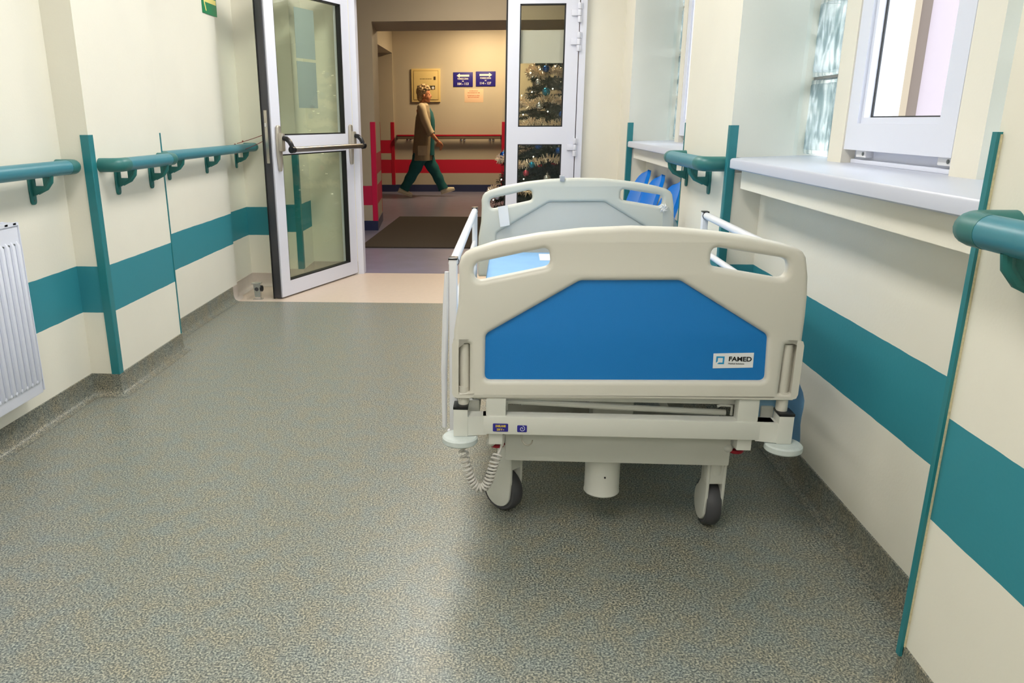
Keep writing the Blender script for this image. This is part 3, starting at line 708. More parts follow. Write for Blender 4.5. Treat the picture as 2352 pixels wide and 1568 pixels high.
slot_l = [fb_(*p) for p in ((1089, 650), (1086, 607), (1262, 569), (1266, 613))]
slot = fillet(slot_l, [0.022, 0.026, 0.018, 0.020], 6)
slot_r = fillet([fb_(*p) for p in ((1632, 613), (1636, 567), (1814, 595), (1808, 643))], [0.020, 0.018, 0.026, 0.022], 6)
pl = [fb_(*p) for p in ((1113, 875), (1115, 770), (1333, 646))]
pr_ = [fb_(*p) for p in ((1563, 645), (1764, 770), (1757, 875))]
panel = fillet(pl + pr_, [0.016, 0.022, 0.03, 0.03, 0.022, 0.016], 6)
pc = [fb_(*p) for p in ((1050, 904), (1050, 792), (1078, 792), (1078, 904))]
post_slot = fillet(pc, 0.003, 2); pcr = [fb_(*p) for p in ((1788, 905), (1804, 792), (1833, 792), (1819, 905))]; post_slot_r = fillet(pcr, 0.003, 2)
FT = 0.046
def board(name, m, mp, scale, v0, flip):
    """end board: moulded frame with two hand slots, panel and hidden post pockets"""
    b = thing(name, None, None)
    b.parent = bed; b.location = (0, v0, 0); b.scale = (scale, 1, 1)
    if flip: b.rotation_euler = (0, 0, math.pi)
    return b
foot = plate('footboard', [outer, slot, slot_r, panel, post_slot, post_slot_r], FT, 0.0145, M_BEDP, bed, 4, XZ(FT / 2))
foot['label'] = 'moulded warm white footboard'
pm = plate('blue_panel', [[(x * 1.012, z + (z - 0.65) * 0.02) for x, z in panel]], 0.012, 0.002, M_BLUE, foot, remap=XZ(FT * 0.42)); pm['label'] = 'bright blue panel'
for s in (-1, 1):
    q4 = pc if s < 0 else pcr; xm = sum(p[0] for p in q4) / 4; z0, z1 = q4[0][1], q4[1][1]
    MB().box(xm - 0.024, xm + 0.024, 0.030, 0.044, z0 - 0.01, z1 + 0.01).build('pocket_back', M_BEDP, foot)
    MB().cyl((xm + s * -0.002, 0.024, 0.44), (xm + s * -0.002, 0.024, z1 - 0.002), 0.0135, 16).build('corner_post', M_BEDP, foot)
# maker's label on the panel
lg = [fb_(*p) for p in ((1641, 814), (1734, 812), (1731, 846), (1639, 848))]
lab = MB(); yq = FT * 0.42 - 0.0065
lab.loft([[(x, y, z) for x, z in lg] for y in (yq, yq - 0.001)]).build('logo_label', M_PAPER, foot, smooth=False)
lc = (sum(p[0] for p in lg) / 4, sum(p[1] for p in lg) / 4)
T = lambda ox, oz: (lambda x, y, z: (lc[0] + ox + x, yq - 0.0012 - z, lc[1] + oz + y))
text('logo_lettering', 'FAMED', 0.0175, M_INK, foot, T(0.018, 0.004), wide=0.060, bold=0.0005)
text('logo_small_print', 'Medical Solutions', 0.006, M_INK, foot, T(0.0085, -0.0085), wide=0.042)
lm = MB(); cx, cz = lc[0] - 0.0345, lc[1] + 0.0005; o_, i_ = 0.0108, 0.0066
def lq(pts): lm.loft([[(x, y, z) for x, z in pts] for y in (yq - 0.0011, yq - 0.0016)])
lq([(cx - o_, cz + o_), (cx + o_, cz + o_), (cx + o_, cz + i_), (cx - o_, cz + i_)])
lq([(cx + i_, cz + i_), (cx + o_, cz + i_), (cx + o_, cz - o_), (cx + i_, cz - o_)])
lq([(cx - o_, cz + i_), (cx - i_, cz + i_), (cx - i_, cz - 0.003), (cx - o_, cz - 0.0075)])
lq([(cx + i_, cz - i_), (cx + i_, cz - o_), (cx - 0.0075, cz - o_), (cx - 0.003, cz - i_)])
lm.build('logo_mark', M_CYAN, foot, smooth=False)
# headboard: same moulding in pale grey, its panel facing us is plain
HV = 1.80; hs = 1.015
hrec = [(x * hs, z) for x, z in outer]
head = plate('headboard', [hrec, [(x * hs, z) for x, z in slot], [(x * hs, z) for x, z in slot_r], [(x * hs, z + 0.028) for x, z in panel]], FT, 0.0145, M_BEDH, bed, 4, XZ(HV + FT / 2))
head['label'] = 'pale grey headboard'
hp = MB()
hpm = plate('recessed_panel', [[(x * hs * 1.01, z + 0.028) for x, z in panel]], 0.018, 0.003, M_BEDHP, head, remap=XZ(HV + FT * 0.42))
# clip on the headboard rim
cq = on_y(1283, 410, BY + HV)
MB().box(cq.x - BX - 0.012, cq.x - BX + 0.010, HV - 0.006, HV + FT + 0.006, cq.z - 0.012, cq.z + 0.012, 0.002).build('grey_clip', mat('grey_clip_plastic', (168, 172, 180), 0.5), head)

# frame under the foot end
zb0, zb1 = 0.354, 0.408
xb = 0.398
fr_ = MB().box(-0.385, 0.420, 0.0, 0.045, zb0, zb1, 0.004)
fr_.build('foot_crossbar', M_BEDM, bed)
for s, x0 in ((-1, -0.443), (1, 0.443)):
    sk = MB(); xs = sorted((x0 - 0.020, x0 + 0.020))
    sk.box(xs[0], xs[1], -0.012, 0.04, zb0 - 0.004, 0.432, 0.003)
    sk.loft([[(s * 0.425, -0.010, z0), (s * 0.37, 0.002, z0), (s * 0.37, 0.04, z0), (s * 0.425, 0.038, z0)] for z0 in (zb0 - 0.002, zb1)])
    o = sk.build('corner_socket', M_BEDM, bed)
    MB().box(xs[0] - 0.001, xs[1] + 0.001, -0.013, 0.041, 0.430, 0.438, 0.002).build('black_collar', M_BLACK, o)
    MB().cyl((x0 + s * -0.006, 0.020, 0.436), (x0 + s * -0.006, 0.020, 0.49), 0.0145, 16).build('post_stub', M_BEDP, o)
    MB().lathe([(0, -0.011), (0.046, -0.011), (0.050, -0.007), (0.050, 0.006), (0.046, 0.010), (0.0, 0.010)], 28, 'z', (x0 + s * 0.002, -0.004, 0.340)).build('bumper_disc', M_BUMP, bed)
    MB().box(s * 0.345 - 0.020, s * 0.345 + 0.020, 0.012, 0.05, 0.318, 0.356, 0.003).build('hanger_block', M_BEDM, bed)
    MB().box(s * 0.345 - 0.028, s * 0.345 + 0.028, 0.006, 0.046, 0.400, 0.50, 0.004).build('upright', M_BEDM, bed)
# lying surface
MB().box(-0.415, 0.415, 0.06, 1.78, 0.435, 0.462, 0.006).build('platform', M_BEDM, bed)
for s in (-1, 1): MB().box(s * 0.41 - 0.018, s * 0.41 + 0.018, 0.05, 1.80, 0.395, 0.437, 0.005).build('side_member', M_BEDM, bed)
MB().box(-0.42, 0.42, 1.79, 1.83, 0.36, 0.41, 0.004).build('head_crossbar', M_BEDM, bed)
for s in (-1, 1): MB().box(s * 0.40 - 0.02, s * 0.40 + 0.02, 1.785, 1.82, 0.36, 0.56, 0.004).build('head_post', M_BEDM, bed)
MB().tube([(-0.33, 0.07, 0.428), (-0.30, 0.065, 0.432), (0.02, 0.062, 0.420), (0.30, 0.065, 0.410)], 0.009, 10).build('linkage_rod', M_BEDM, bed)
for s in (-1, 1): MB().tube([(s * 0.315, 0.06, 0.405), (s * 0.315, 0.06, 0.432), (s * 0.285, 0.06, 0.434), (s * 0.275, 0.06, 0.430)], 0.004, 8).build('wire_clip', M_BEDM, bed)
# undercarriage
CH0, CH1 = 0.232, 0.335
MB().box(-0.318, 0.335, 0.095, 0.30, CH0, CH1, 0.006).build('chassis_box', M_BEDM, bed)
MB().box(-0.318, 0.335, 1.45, 1.65, CH0, CH1, 0.006).build('chassis_box', M_BEDM, bed)
for s in (-1, 1): MB().box(s * 0.24 - 0.025, s * 0.24 + 0.025, 0.29, 1.46, 0.25, 0.30, 0.004).build('chassis_beam', M_BEDM, bed)
for v in (0.17, 1.55):
    o = MB().lathe([(0, 0.106), (0.051, 0.106), (0.0545, 0.110), (0.0535, 0.116), (0.053, 0.118), (0.053, 0.236), (0, 0.236)], 28, 'z', (-0.020, v, 0)).build('lift_column', M_BEDM, bed)
    MB().lathe([(0, 0), (0.003, 0), (0.003, 0.002), (0, 0.002)], 8, 'y', (-0.018, v - 0.055, 0.175)).build('column_hole', M_BLACK, o)
for v in (0.2, 1.5): MB().box(-0.06, 0.06, v - 0.05, v + 0.05, 0.33, 0.437, 0.005).build('lift_head', M_BEDM, bed)
def caster(x, v, yaw):
    """stem housing over a disc-cheeked wheel; the wheel axle points along local x"""
    c = MB(); m = Matrix.Rotation(yaw, 3, 'Z')
    def tr(mb): bmesh.ops.rotate(mb.bm, cent=(0, 0, 0), matrix=m, verts=mb.bm.verts); bmesh.ops.translate(mb.bm, verts=mb.bm.verts, vec=(x, v, 0)); return mb
    off = 0.028; rw = 0.073
    wheel = MB().lathe([(0.045, -0.020), (rw - 0.008, -0.022), (rw - 0.002, -0.015), (rw, 0.0), (rw - 0.002, 0.015), (rw - 0.008, 0.022), (0.045, 0.020)], 36, 'x', (0, off, rw))
    root = tr(wheel).build('caster', M_TYRE, bed); root['label'] = 'swivel caster with dark tyre'
    hs_ = MB().lathe([(0, 0.20), (0.031, 0.20), (0.031, 0.165), (0.030, 0.15)], 20, 'z', (0, 0, 0.035))
    for s in (-1, 1):
        el = [(-0.030, 0.226), (0.030, 0.226), (0.033, 0.150)] + [(off + 0.053 * math.cos(R(q)), rw + 0.055 * math.sin(R(q))) for q in range(62, -175, -14)] + [(-0.030, 0.12)]
        me = plate_mesh('t', [el], 0.009, 0.003, M_BEDM, remap=lambda c_: (s * 0.0235 + c_.z, c_.x, c_.y)); hs_.bm.from_mesh(me)
    hs_.box(-0.030, 0.030, -0.028, 0.022, 0.155, 0.226, 0.006)
    tr(hs_).build('wheel_cover', M_BEDM, root)
    tr(MB().lathe([(0, 0), (0.034, 0), (0.034, 0.004), (0, 0.004)], 20, 'z', (0, 0, 0.226))).build('swivel_ring', M_BEDP, root)
    return root
caster(-0.302, 0.222, R(48))
caster(0.312, 0.160, R(3))
caster(-0.29, 1.58, R(20)); caster(0.30, 1.58, R(-30))
for s, px in ((-1, -0.338), (1, 0.350)):
    pd = MB().box(px - 0.022, px + 0.022, 0.10, 0.17, 0.285, 0.318, 0.006).build('brake_lever', mat('grey_lever', (190, 192, 188), 0.5), bed)
    MB().lathe([(0, -0.005), (0.022, -0.005), (0.024, 0.0), (0.022, 0.004), (0, 0.004)], 16, 'z', (px + 0.004 * s, 0.115, 0.277)).build('red_pedal', M_RED, pd)
    MB().ball((px - 0.022, 0.10, 0.288), 0.014, 2).build('lever_knob', M_BEDM, pd)
# stickers and hook on the crossbar
def sticker(px0, px1, name):
    a, b = fb_(*px0), fb_(*px1); return a[0], b[0], b[1], a[1]
x0, x1, z0, z1 = sticker((1132, 973), (1167, 992), '')
o = plate('voltage_sticker', [fillet([(x0, z0), (x1, z0), (x1, z1), (x0, z1)], 0.003, 3)], 0.001, 0.0002, M_STICK, bed, remap=XZ(-0.0006))
text('sticker_text', 'ZASILANIE', 0.008, M_YEL, o, lambda x, y, z: ((x0 + x1) / 2 + x, -0.0013 - z, (z0 + z1) / 2 + 0.0045 + y), wide=0.029, bold=0.0003)
text('sticker_text', '230 V ~', 0.008, M_YEL, o, lambda x, y, z: ((x0 + x1) / 2 + x, -0.0013 - z, (z0 + z1) / 2 - 0.006 + y), wide=0.021, bold=0.0003)
x2, x3, z2, z3 = sticker((1188, 977), (1210, 993), '')
o = plate('spiral_sticker', [fillet([(x2, z2), (x3, z2), (x3, z3), (x2, z3)], 0.003, 3)], 0.001, 0.0002, M_STICK, bed, remap=XZ(-0.0006))
sx, sz = (x2 + x3) / 2, (z2 + z3) / 2
MB().tube([(sx + (0.0015 + 0.0007 * i) * math.cos(i * 0.75 - 0.6), -0.0013, sz + (0.0015 + 0.0007 * i) * math.sin(i * 0.75 - 0.6)) for i in range(12)], 0.0007, 6).build('spiral_mark', M_PAPER, o)
hk = fb_(1198, 998); hx, hz = hk[0], zb0
MB().tube([(hx, 0.01, hz + 0.004), (hx, 0.008, hz - 0.010), (hx + 0.002, 0.006, hz - 0.020), (hx + 0.010, 0.003, hz - 0.030), (hx + 0.020, 0.0, hz - 0.031), (hx + 0.028, -0.002, hz - 0.024), (hx + 0.031, -0.003, hz - 0.014)], 0.0021, 8).build('wire_hook', M_STEEL, bed)
# coiled hand-control cord
cpx = [(1152, 1000, .03), (1153, 1014, .03), (1150, 1030, .025), (1143, 1045, .01), (1136, 1060, 0), (1130, 1080, -.005), (1124, 1100, -.01), (1114, 1118, -.01), (1100, 1122, -.01), (1088, 1112, -.01), (1078, 1092, -.01), (1072, 1070, -.005), (1066, 1045, 0), (1062, 1028, .005), (1062, 1008, .02), (1062, 985, .04)]
ctr = []
for u, v, d in cpx:
    q = on_y(u, v, BY + d); ctr.append(Vector((q.x - BX, d, q.z)))
def spline(pts, n):
    out = []
    for i in range(len(pts) - 1):
        p0, p1, p2, p3 = pts[max(i - 1, 0)], pts[i], pts[i + 1], pts[min(i + 2, len(pts) - 1)]
        for j in range(n):
            t = j / n; out.append(0.5 * ((2 * p1) + (-p0 + p2) * t + (2 * p0 - 5 * p1 + 4 * p2 - p3) * t * t + (-p0 + 3 * p1 - 3 * p2 + p3) * t ** 3))
    return out + [pts[-1]]
line = spline(ctr[3:], 40); acc = 0.0; helix = []; L_ = sum((b - a).length for a, b in zip(line, line[1:])); turns = 0.0
for i, p in enumerate(line):
    t = (line[min(i + 1, len(line) - 1)] - line[max(i - 1, 0)]).normalized(); n1 = t.cross(Vector((0, 1, 0))).normalized(); n2 = t.cross(n1)
    if i:
        ds_ = (p - line[i - 1]).length; f = acc / L_; acc += ds_
        pitch = 0.0102 if f < 0.55 else 0.0102 + (f - 0.55) * 0.034
        turns += ds_ / pitch
    helix.append(p + (n1 * math.cos(2 * math.pi * turns) + n2 * math.sin(2 * math.pi * turns)) * 0.0112)
dense = []
for a, b in zip(helix, helix[1:]): dense += [a]
cord = MB().tube(spline(ctr[:4], 8)[:-1] + helix, 0.0034, 8).build('coiled_cord', M_CORD, bed)
MB().tube([ctr[0] + Vector((0, 0, 0.004)), ctr[0].lerp(ctr[1], 0.5), ctr[1], ctr[1] + Vector((-.0005, 0, -.014))], [0.011, 0.0085, 0.0065, 0.005], 12).build('plug', M_CORD, cord)

# side rails
def side_rail(x, v0, v1, zt, label, near=True):
    s = 1 if x > 0 else -1
    rt = MB().tube([(x, v0 + (0.0 if near else 0.03), zt), (x, v1, zt)], 0.0135, 14); rt = rt.build('side_rail', M_WHITE, bed); rt['label'] = label
    for v, lo in ((v0, 0.30), (v1, 0.36)):
        if v == v0 and not near:                              # this end is bent down behind the footboard
            MB().tube([(x, v + 0.03, zt), (x, v + 0.008, zt - 0.012), (x, v, zt - 0.04), (x, v, 0.33)], 0.013, 12).build('rail_post', M_WHITE, rt); continue
        MB().box(x - 0.011, x + 0.011, v - 0.017, v + 0.017, lo, zt + 0.012, 0.003).build('rail_post', M_WHITE, rt)
        MB().box(x - 0.013, x + 0.013, v - 0.019, v + 0.019, zt + 0.011, zt + 0.016, 0.002).build('post_cap', M_BLACK, rt)
        MB().lathe([(0.0138, -0.004), (0.0150, -0.004), (0.0150, 0.004), (0.0138, 0.004)], 16, 'y', (x, v + (0.024 if v == v0 else -0.024), zt)).build('black_ring', M_BLACK, rt)
    for dz in (0.14, 0.25): MB().tube([(x, v0, zt - dz), (x, v1, zt - dz)], 0.0115, 12).build('rail_bar', M_WHITE, rt)
    MB().tube([(x - s * 0.006, v0 + 0.008, 0.325), (x + s * 0.012, v0 + 0.008, 0.315), (x + s * 0.014, v0 + 0.008, 0.30)], 0.010, 10).build('rail_foot', M_WHITE, rt)
side_rail(-0.470, 0.10, 1.42, 0.822, 'white tubular side rail on the aisle side')
side_rail(0.462, 0.135, 1.17, 0.836, 'white tubular side rail on the wall side', False)
# white outer sheath of the near aisle post
MB().tube([(-0.487, 0.085, 0.80), (-0.490, 0.085, 0.70), (-0.496, 0.085, 0.52), (-0.496, 0.085, 0.34)], [0.006, 0.009, 0.009, 0.007], 10).build('rail_lever', M_WHITE, bed)

# things lying on or hung from the bed
mt = thing('mattress', 'light blue mattress lying on the bed between its boards', 'mattress', (BX, BY, 0), R(-0.6))
MB().box(-0.412, 0.412, 0.075, 1.70, 0.463, 0.60, 0.03).build('cover', M_MATT, mt)
tq = on_z(1248, 590, 0.60)
MB().box(tq.x - BX - 0.035, tq.x - BX + 0.055, tq.y - BY - 0.10, tq.y - BY + 0.07, 0.598, 0.603).build('white_label', M_PAPER, mt)
dr = MB(); rows = []
for i in range(9):
    z = 0.50 - i * 0.024; rows.append([(0.492 + 0.022 * math.sin(i * 0.32) + 0.006 * math.sin(j * 0.9 + i), 0.06 + j * 0.055, z + 0.005 * math.sin(j * 1.3)) for j in range(11)])
rv = [[dr.bm.verts.new(p) for p in r] for r in rows]
for a, b in zip(rv, rv[1:]):
    for j in range(10): dr.bm.faces.new((a[j], a[j + 1], b[j + 1], b[j]))
bmesh.ops.solidify(dr.bm, geom=list(dr.bm.faces), thickness=0.006)
MB().loft([[(0.365, v, 0.345), (0.455, v, 0.352), (0.460, v, 0.48), (0.365, v, 0.48)] for v in (0.056, 0.062)]).build('cover_corner', M_SHEET, mt)
o = dr.build('cover_flap', M_SHEET, mt); o['label'] = 'loose blue flap hanging on the wall side'
tg = [on_y(u, v, BY + HV - 0.004) for u, v in ((1143, 475), (1166, 471), (1171, 517), (1149, 521))]
tb = MB(); tb.loft([[(p.x, p.y + dy, p.z) for p in tg] for dy in (0, -0.002)])
tag(tb.build('hanging_card', M_PAPER, smooth=False), 'white card hanging on the left side of the grey headboard', 'card')
# clear plastic bag knotted to the headboard
bgp = on_y(1524, 478, BY + HV - 0.012)
bag = thing('plastic_bag', 'clear plastic bag knotted to the right end of the headboard', 'bag', tuple(bgp))
kb = MB()
for k in range(7):
    a = k * 0.9; kb.tube([(0, 0, 0), (0.012 * math.cos(a), -0.008 - 0.004 * math.sin(a * 2), 0.014 * math.sin(a)), (0.022 * math.cos(a + 0.4), -0.004, 0.024 * math.sin(a + 0.4))], [0.004, 0.005, 0.001], 6)
kb.build('knot', M_PAPER, bag)
sk = MB(); rows = []
for i in range(10):
    t = i / 9; rows.append([(0.012 + t * 0.06 + (0.055 + 0.03 * t) * math.cos(a) * (0.25 + 0.75 * t), 0.012 + (0.012 + 0.02 * t) * math.sin(a) + 0.004 * math.sin(3 * a + i), 0.010 - t * 0.22 + 0.006 * math.sin(2 * a + i)) for a in [2 * math.pi * j / 16 for j in range(16)]])
sk.loft(rows, cap=False); sk.build('film', M_BAG, bag)

# ================================================================== BEHIND THE BED
bn = thing('waiting_bench', 'row of three bright blue plastic seats on a beam behind the headboard', 'bench', (0.80, 5.08, 0))
for yc, nm in ((5.48, 'farthest'), (5.0, 'middle'), (4.46, 'nearest')):
    yy = yc - 5.08; hw = 0.21
    prof = [(-0.27, 0.425), (-0.25, 0.445), (-0.10, 0.435), (0.02, 0.43), (0.075, 0.46), (0.10, 0.55)]
    half = [0.20, 0.215, 0.225, 0.23, 0.23, 0.226]
    for k in range(1, 15):                                    # back rising to a rounded top
        q = k / 14; zz = 0.55 + 0.325 * q; prof.append((0.10 + 0.085 * q + 0.012 * q * q, zz)); half.append(max(0.012, 0.225 * (1 - q ** 3.2) ** 0.5))
    b = MB(); rows = []; ss = [k / 8 - 1 for k in range(17)]
    for (x, z), h in zip(prof, half):
        rows.append([b.bm.verts.new((x - 0.03 * s_ * s_ * (h / 0.21) * (1 if z > 0.46 else 0), yy + s_ * h, z + 0.018 * s_ * s_ * (1 if z <= 0.46 else 0))) for s_ in ss])
    for a, c in zip(rows, rows[1:]):
        for j in range(16): b.bm.faces.new((a[j], a[j + 1], c[j + 1], c[j]))
    bmesh.ops.recalc_face_normals(b.bm, faces=b.bm.faces); bmesh.ops.solidify(b.bm, geom=list(b.bm.faces), thickness=0.022)
    o = b.build('seat_shell', M_CHAIR, bn, ang=60); o['label'] = 'blue moulded seat shell, %s of the three' % nm
MB().box(-0.09, -0.03, -0.90, 0.72, 0.355, 0.405, 0.005).build('beam', M_TYRE, bn)
for yy in (-0.70, 0.52):
    o = MB().box(-0.085, -0.035, yy - 0.025, yy + 0.025, 0.03, 0.36, 0.004).build('leg', M_TYRE, bn)
    MB().box(-0.30, 0.16, yy - 0.025, yy + 0.025, 0.0, 0.035, 0.006).build('foot', M_TYRE, o)
for yc in (5.48, 5.0, 4.46): MB().box(-0.12, 0.02, yc - 5.08 - 0.06, yc - 5.08 + 0.06, 0.40, 0.428).build('seat_mount', M_TYRE, bn)

# ================================================================== THE HALL
a, b_, c_ = on_z(829, 568, 0), on_z(919, 499, 0), on_z(1062, 571, 0)
mm = MB(); mm.prism([(-1.40, 7.66), (1.0, 7.66), (1.06, 10.22), (-1.33, 10.22)], 0.0, 0.012)
tag(mm.build('door_mat', M_MAT, smooth=False), 'large dark brown mat on the hall floor', 'mat')

def on_far(u, v): q = on_y(u, v, FY); return q.x, q.z
def far_board(name, px, m, label, cat, th=0.01, group=None):
    x0, z1 = on_far(px[0], px[1]); x1, z0 = on_far(px[2], px[3])
    t = thing(name, label, cat, ((x0 + x1) / 2, FY, (z0 + z1) / 2), group=group); w, h = x1 - x0, z1 - z0
    MB().box(-w / 2, w / 2, -th, 0, -h / 2, h / 2, min(0.003, th * 0.3)).build('board', m, t)
    return t, w, h
for px, lab, s, num in (((1041, 166, 1086, 199), 'indigo direction sign pointing left, rooms 104 to 113', -1, '104 - 113'), ((1093, 164, 1138, 198), 'indigo direction sign pointing right, rooms 114 to 127', 1, '114 - 127')):
    t, w, h = far_board('direction_sign', px, M_SIGNB, lab, 'sign', group='indigo direction signs')
    T = lambda dz: (lambda x, y, z: (x, -0.0105 - z, dz + y))
    ar = [(-0.105, 0.016), (0.055, 0.016), (0.055, 0.036), (0.110, 0.0), (0.055, -0.036), (0.055, -0.016), (-0.105, -0.016)]
    plate('arrow', [[(s * x, z + h * 0.26) for x, z in ar]], 0.002, 0.0003, M_SIGNW, t, remap=XZ(-0.0112))
    text('sign_text', 'POMIESZCZENIA', 0.036, M_SIGNW, t, T(0.010), wide=0.185, bold=0.001)
    text('sign_text', 'NR', 0.026, M_SIGNW, t, T(-0.028), wide=0.030, bold=0.001)
    text('sign_text', num, 0.052, M_SIGNW, t, T(-0.072), wide=0.19, bold=0.0015)
t, w, h = far_board('notice', (1067, 204, 1110, 235), M_NOTICE, 'pinkish paper notice below the direction signs', 'notice', 0.002)
def print_line(n, width, z, h, m, parent, yo, x0=0.0):
    b = MB(); x = -width / 2                                   # print too small to read: broken strokes
    while x < width / 2 - h:
        w_ = random.uniform(0.5, 1.1) * h; b.box(x0 + x, x0 + x + w_, yo - 0.0006, yo, z - h * random.uniform(0.35, 0.5), z + h * 0.5); x += w_ + h * random.uniform(0.25, 0.5)
    b.build(n, m, parent, smooth=False)
for z, ww in ((0.075, 0.15), (0.045, 0.21), (0.0, 0.22), (-0.027, 0.20)): print_line('notice_print', ww, z, 0.016, M_REDINK, t, -0.002)
# wall cabinet
t, w, h = far_board('wall_cabinet', (945, 158, 1012, 234), M_CAB, 'cream wall cabinet behind the walking person', 'cabinet', 0.035)
dw, dh = w * 0.84, h * 0.86
dr_ = MB().box(-dw / 2, dw / 2, -0.044, -0.034, -dh / 2, dh / 2, 0.002).build('door', M_CAB, t)
gv = MB()
for x0, x1, z0, z1 in ((-dw / 2 - 0.006, dw / 2 + 0.006, dh / 2, dh / 2 + 0.006), (-dw / 2 - 0.006, dw / 2 + 0.006, -dh / 2 - 0.006, -dh / 2), (-dw / 2 - 0.006, -dw / 2, -dh / 2, dh / 2), (dw / 2, dw / 2 + 0.006, -dh / 2, dh / 2)): gv.box(x0, x1, -0.0365, -0.0345, z0, z1)
gv.build('door_gap', mat('brown_gap', (150, 112, 50), 0.7), t)
MB().box(-w * 0.30, w * 0.32, -0.0455, -0.0435, -h * 0.13, -h * 0.01).build('window', mat('grey_window', (70, 66, 58), 0.25), dr_)
MB().lathe([(0.020, 0), (0.030, 0), (0.030, 0.004), (0.020, 0.004)], 20, 'y', (w * 0.25, -0.050, -h * 0.075)).build('gauge_ring', M_CHROME, dr_)
MB().lathe([(0, 0), (0.020, 0), (0.020, 0.002), (0, 0.002)], 18, 'y', (w * 0.25, -0.0485, -h * 0.075)).build('gauge_face', M_PAPER, dr_)
MB().box(w * 0.27, w * 0.34, -0.0465, -0.0435, h * 0.16, h * 0.26).build('printed_mark', mat('dark_brown_print', (70, 50, 24), 0.6), dr_)
print_line('cabinet_print', w * 0.40, h * 0.19, 0.014, mat('brown_print', (110, 84, 40), 0.6), dr_, -0.044)
# far handrail: red topped
hx0, hz = on_far(914, 311); hx1, _ = on_far(1150, 309)
fh = thing('handrail', 'red topped handrail along the far wall behind the walking person', 'handrail', ((hx0 + hx1) / 2, FY, hz))
hl = (hx1 - hx0) / 2
MB().box(-hl, hl, -0.115, -0.065, -0.012, 0.014, 0.006).build('red_cap', M_REDG, fh)
MB().box(-hl, hl, -0.110, -0.070, -0.060, -0.011, 0.01).build('rail_body', mat('taupe_rail', (120, 104, 88), 0.4), fh)
for s in (-1, 1): MB().box(s * (hl + 0.005) - 0.012, s * (hl + 0.005) + 0.012, -0.112, -0.001, -0.066, 0.010, 0.01).build('end_cap', mat('dark_end_cap', (66, 58, 52), 0.4), fh)
for px in (940, 1063, 1129):
    x = on_far(px, 312)[0] - (hx0 + hx1) / 2
    for dx in (-0.028, 0.028):
        o = MB().tube([(x + dx, -0.001, -0.075), (x + dx, -0.05, -0.078), (x + dx, -0.088, -0.062)], 0.012, 10).build('bracket', M_CHROME, fh)
        MB().lathe([(0, 0), (0.025, 0), (0.022, -0.010), (0, -0.012)], 14, 'y', (x + dx, -0.001, -0.075)).build('rosette', M_CHROME, o)

# ------------------------------------------------------------------ the tinsel tree
TX, TY = 0.40, 7.45
tr = thing('christmas_tree', 'dark green artificial fir tree behind the narrow glass door leaf', 'tree', (TX, TY, 0))
MB().tube([(0, 0, 0.06), (0, 0, 1.0), (0, 0, 1.88)], [0.028, 0.022, 0.006], 10).build('trunk', M_BARK, tr)
sd_ = MB()
for k in range(3):
    a = k * 2.094 + 0.4; sd_.tube([(0, 0, 0.12), (0.16 * math.cos(a), 0.16 * math.sin(a), 0.06), (0.30 * math.cos(a), 0.30 * math.sin(a), 0.012)], [0.016, 0.014, 0.012], 8)
sd_.build('stand', M_BLACK, tr)
rnd = random.Random(11)
def branch_mesh(L):
    b = MB(); b.tube([(0, 0, 0), (L * 0.5, 0, 0.01 * L), (L, 0, -0.05 * L)], [0.006, 0.005, 0.002], 5)
    def sprig(o, d, l, n):
        side = d.cross(Vector((0, 0, 1))).normalized(); up = side.cross(d)
        for k in range(n):
            p = o + d * (l * (k + 0.5) / n); ang = rnd.uniform(0, 6.283); q = (side * math.cos(ang) + up * math.sin(ang)) * 0.036 + d * 0.018
            w = d.cross(q).normalized() * 0.0042
            b.quad(p - w, p + w, p + q + w * 0.3, p + q - w * 0.3)
    sprig(Vector((0.08 * L, 0, 0)), Vector((1, 0, -0.02)), L * 0.92, int(260 * L))
    for k in range(3):
        for s in (-1, 1):
            o = Vector((L * (0.35 + 0.2 * k), 0, 0)); d = Vector((0.75, s * 0.62, 0.05)).normalized(); l = L * (0.36 - 0.08 * k)
            b.tube([o, o + d * l], [0.003, 0.0015], 4); sprig(o, d, l, int(260 * l))
    return b.mesh('branch', M_NEEDLE, smooth=False)
brm = [branch_mesh(0.5) for _ in range(4)]
def tree_r(z): return 0.06 + 0.52 * max(0.0, (1.90 - z) / 1.6) ** 0.85
lev = 0
for i in range(22):
    z = 0.30 + i * 0.070; nb = max(7, int(14 - i * 0.35)); r_ = tree_r(z)
    for k in range(nb):
        a = 2 * math.pi * k / nb + i * 0.9 + rnd.uniform(-0.15, 0.15)
        o = bpy.data.objects.new('branch', brm[(i + k) % 4]); link(o, tr); o.location = (0, 0, z)
        sc = r_ / 0.5 * rnd.uniform(0.86, 1.05); o.scale = (sc, max(sc, 0.55), max(sc, 0.6)); o.rotation_euler = (rnd.uniform(-0.4, 0.4), rnd.uniform(-0.05, 0.35), a)
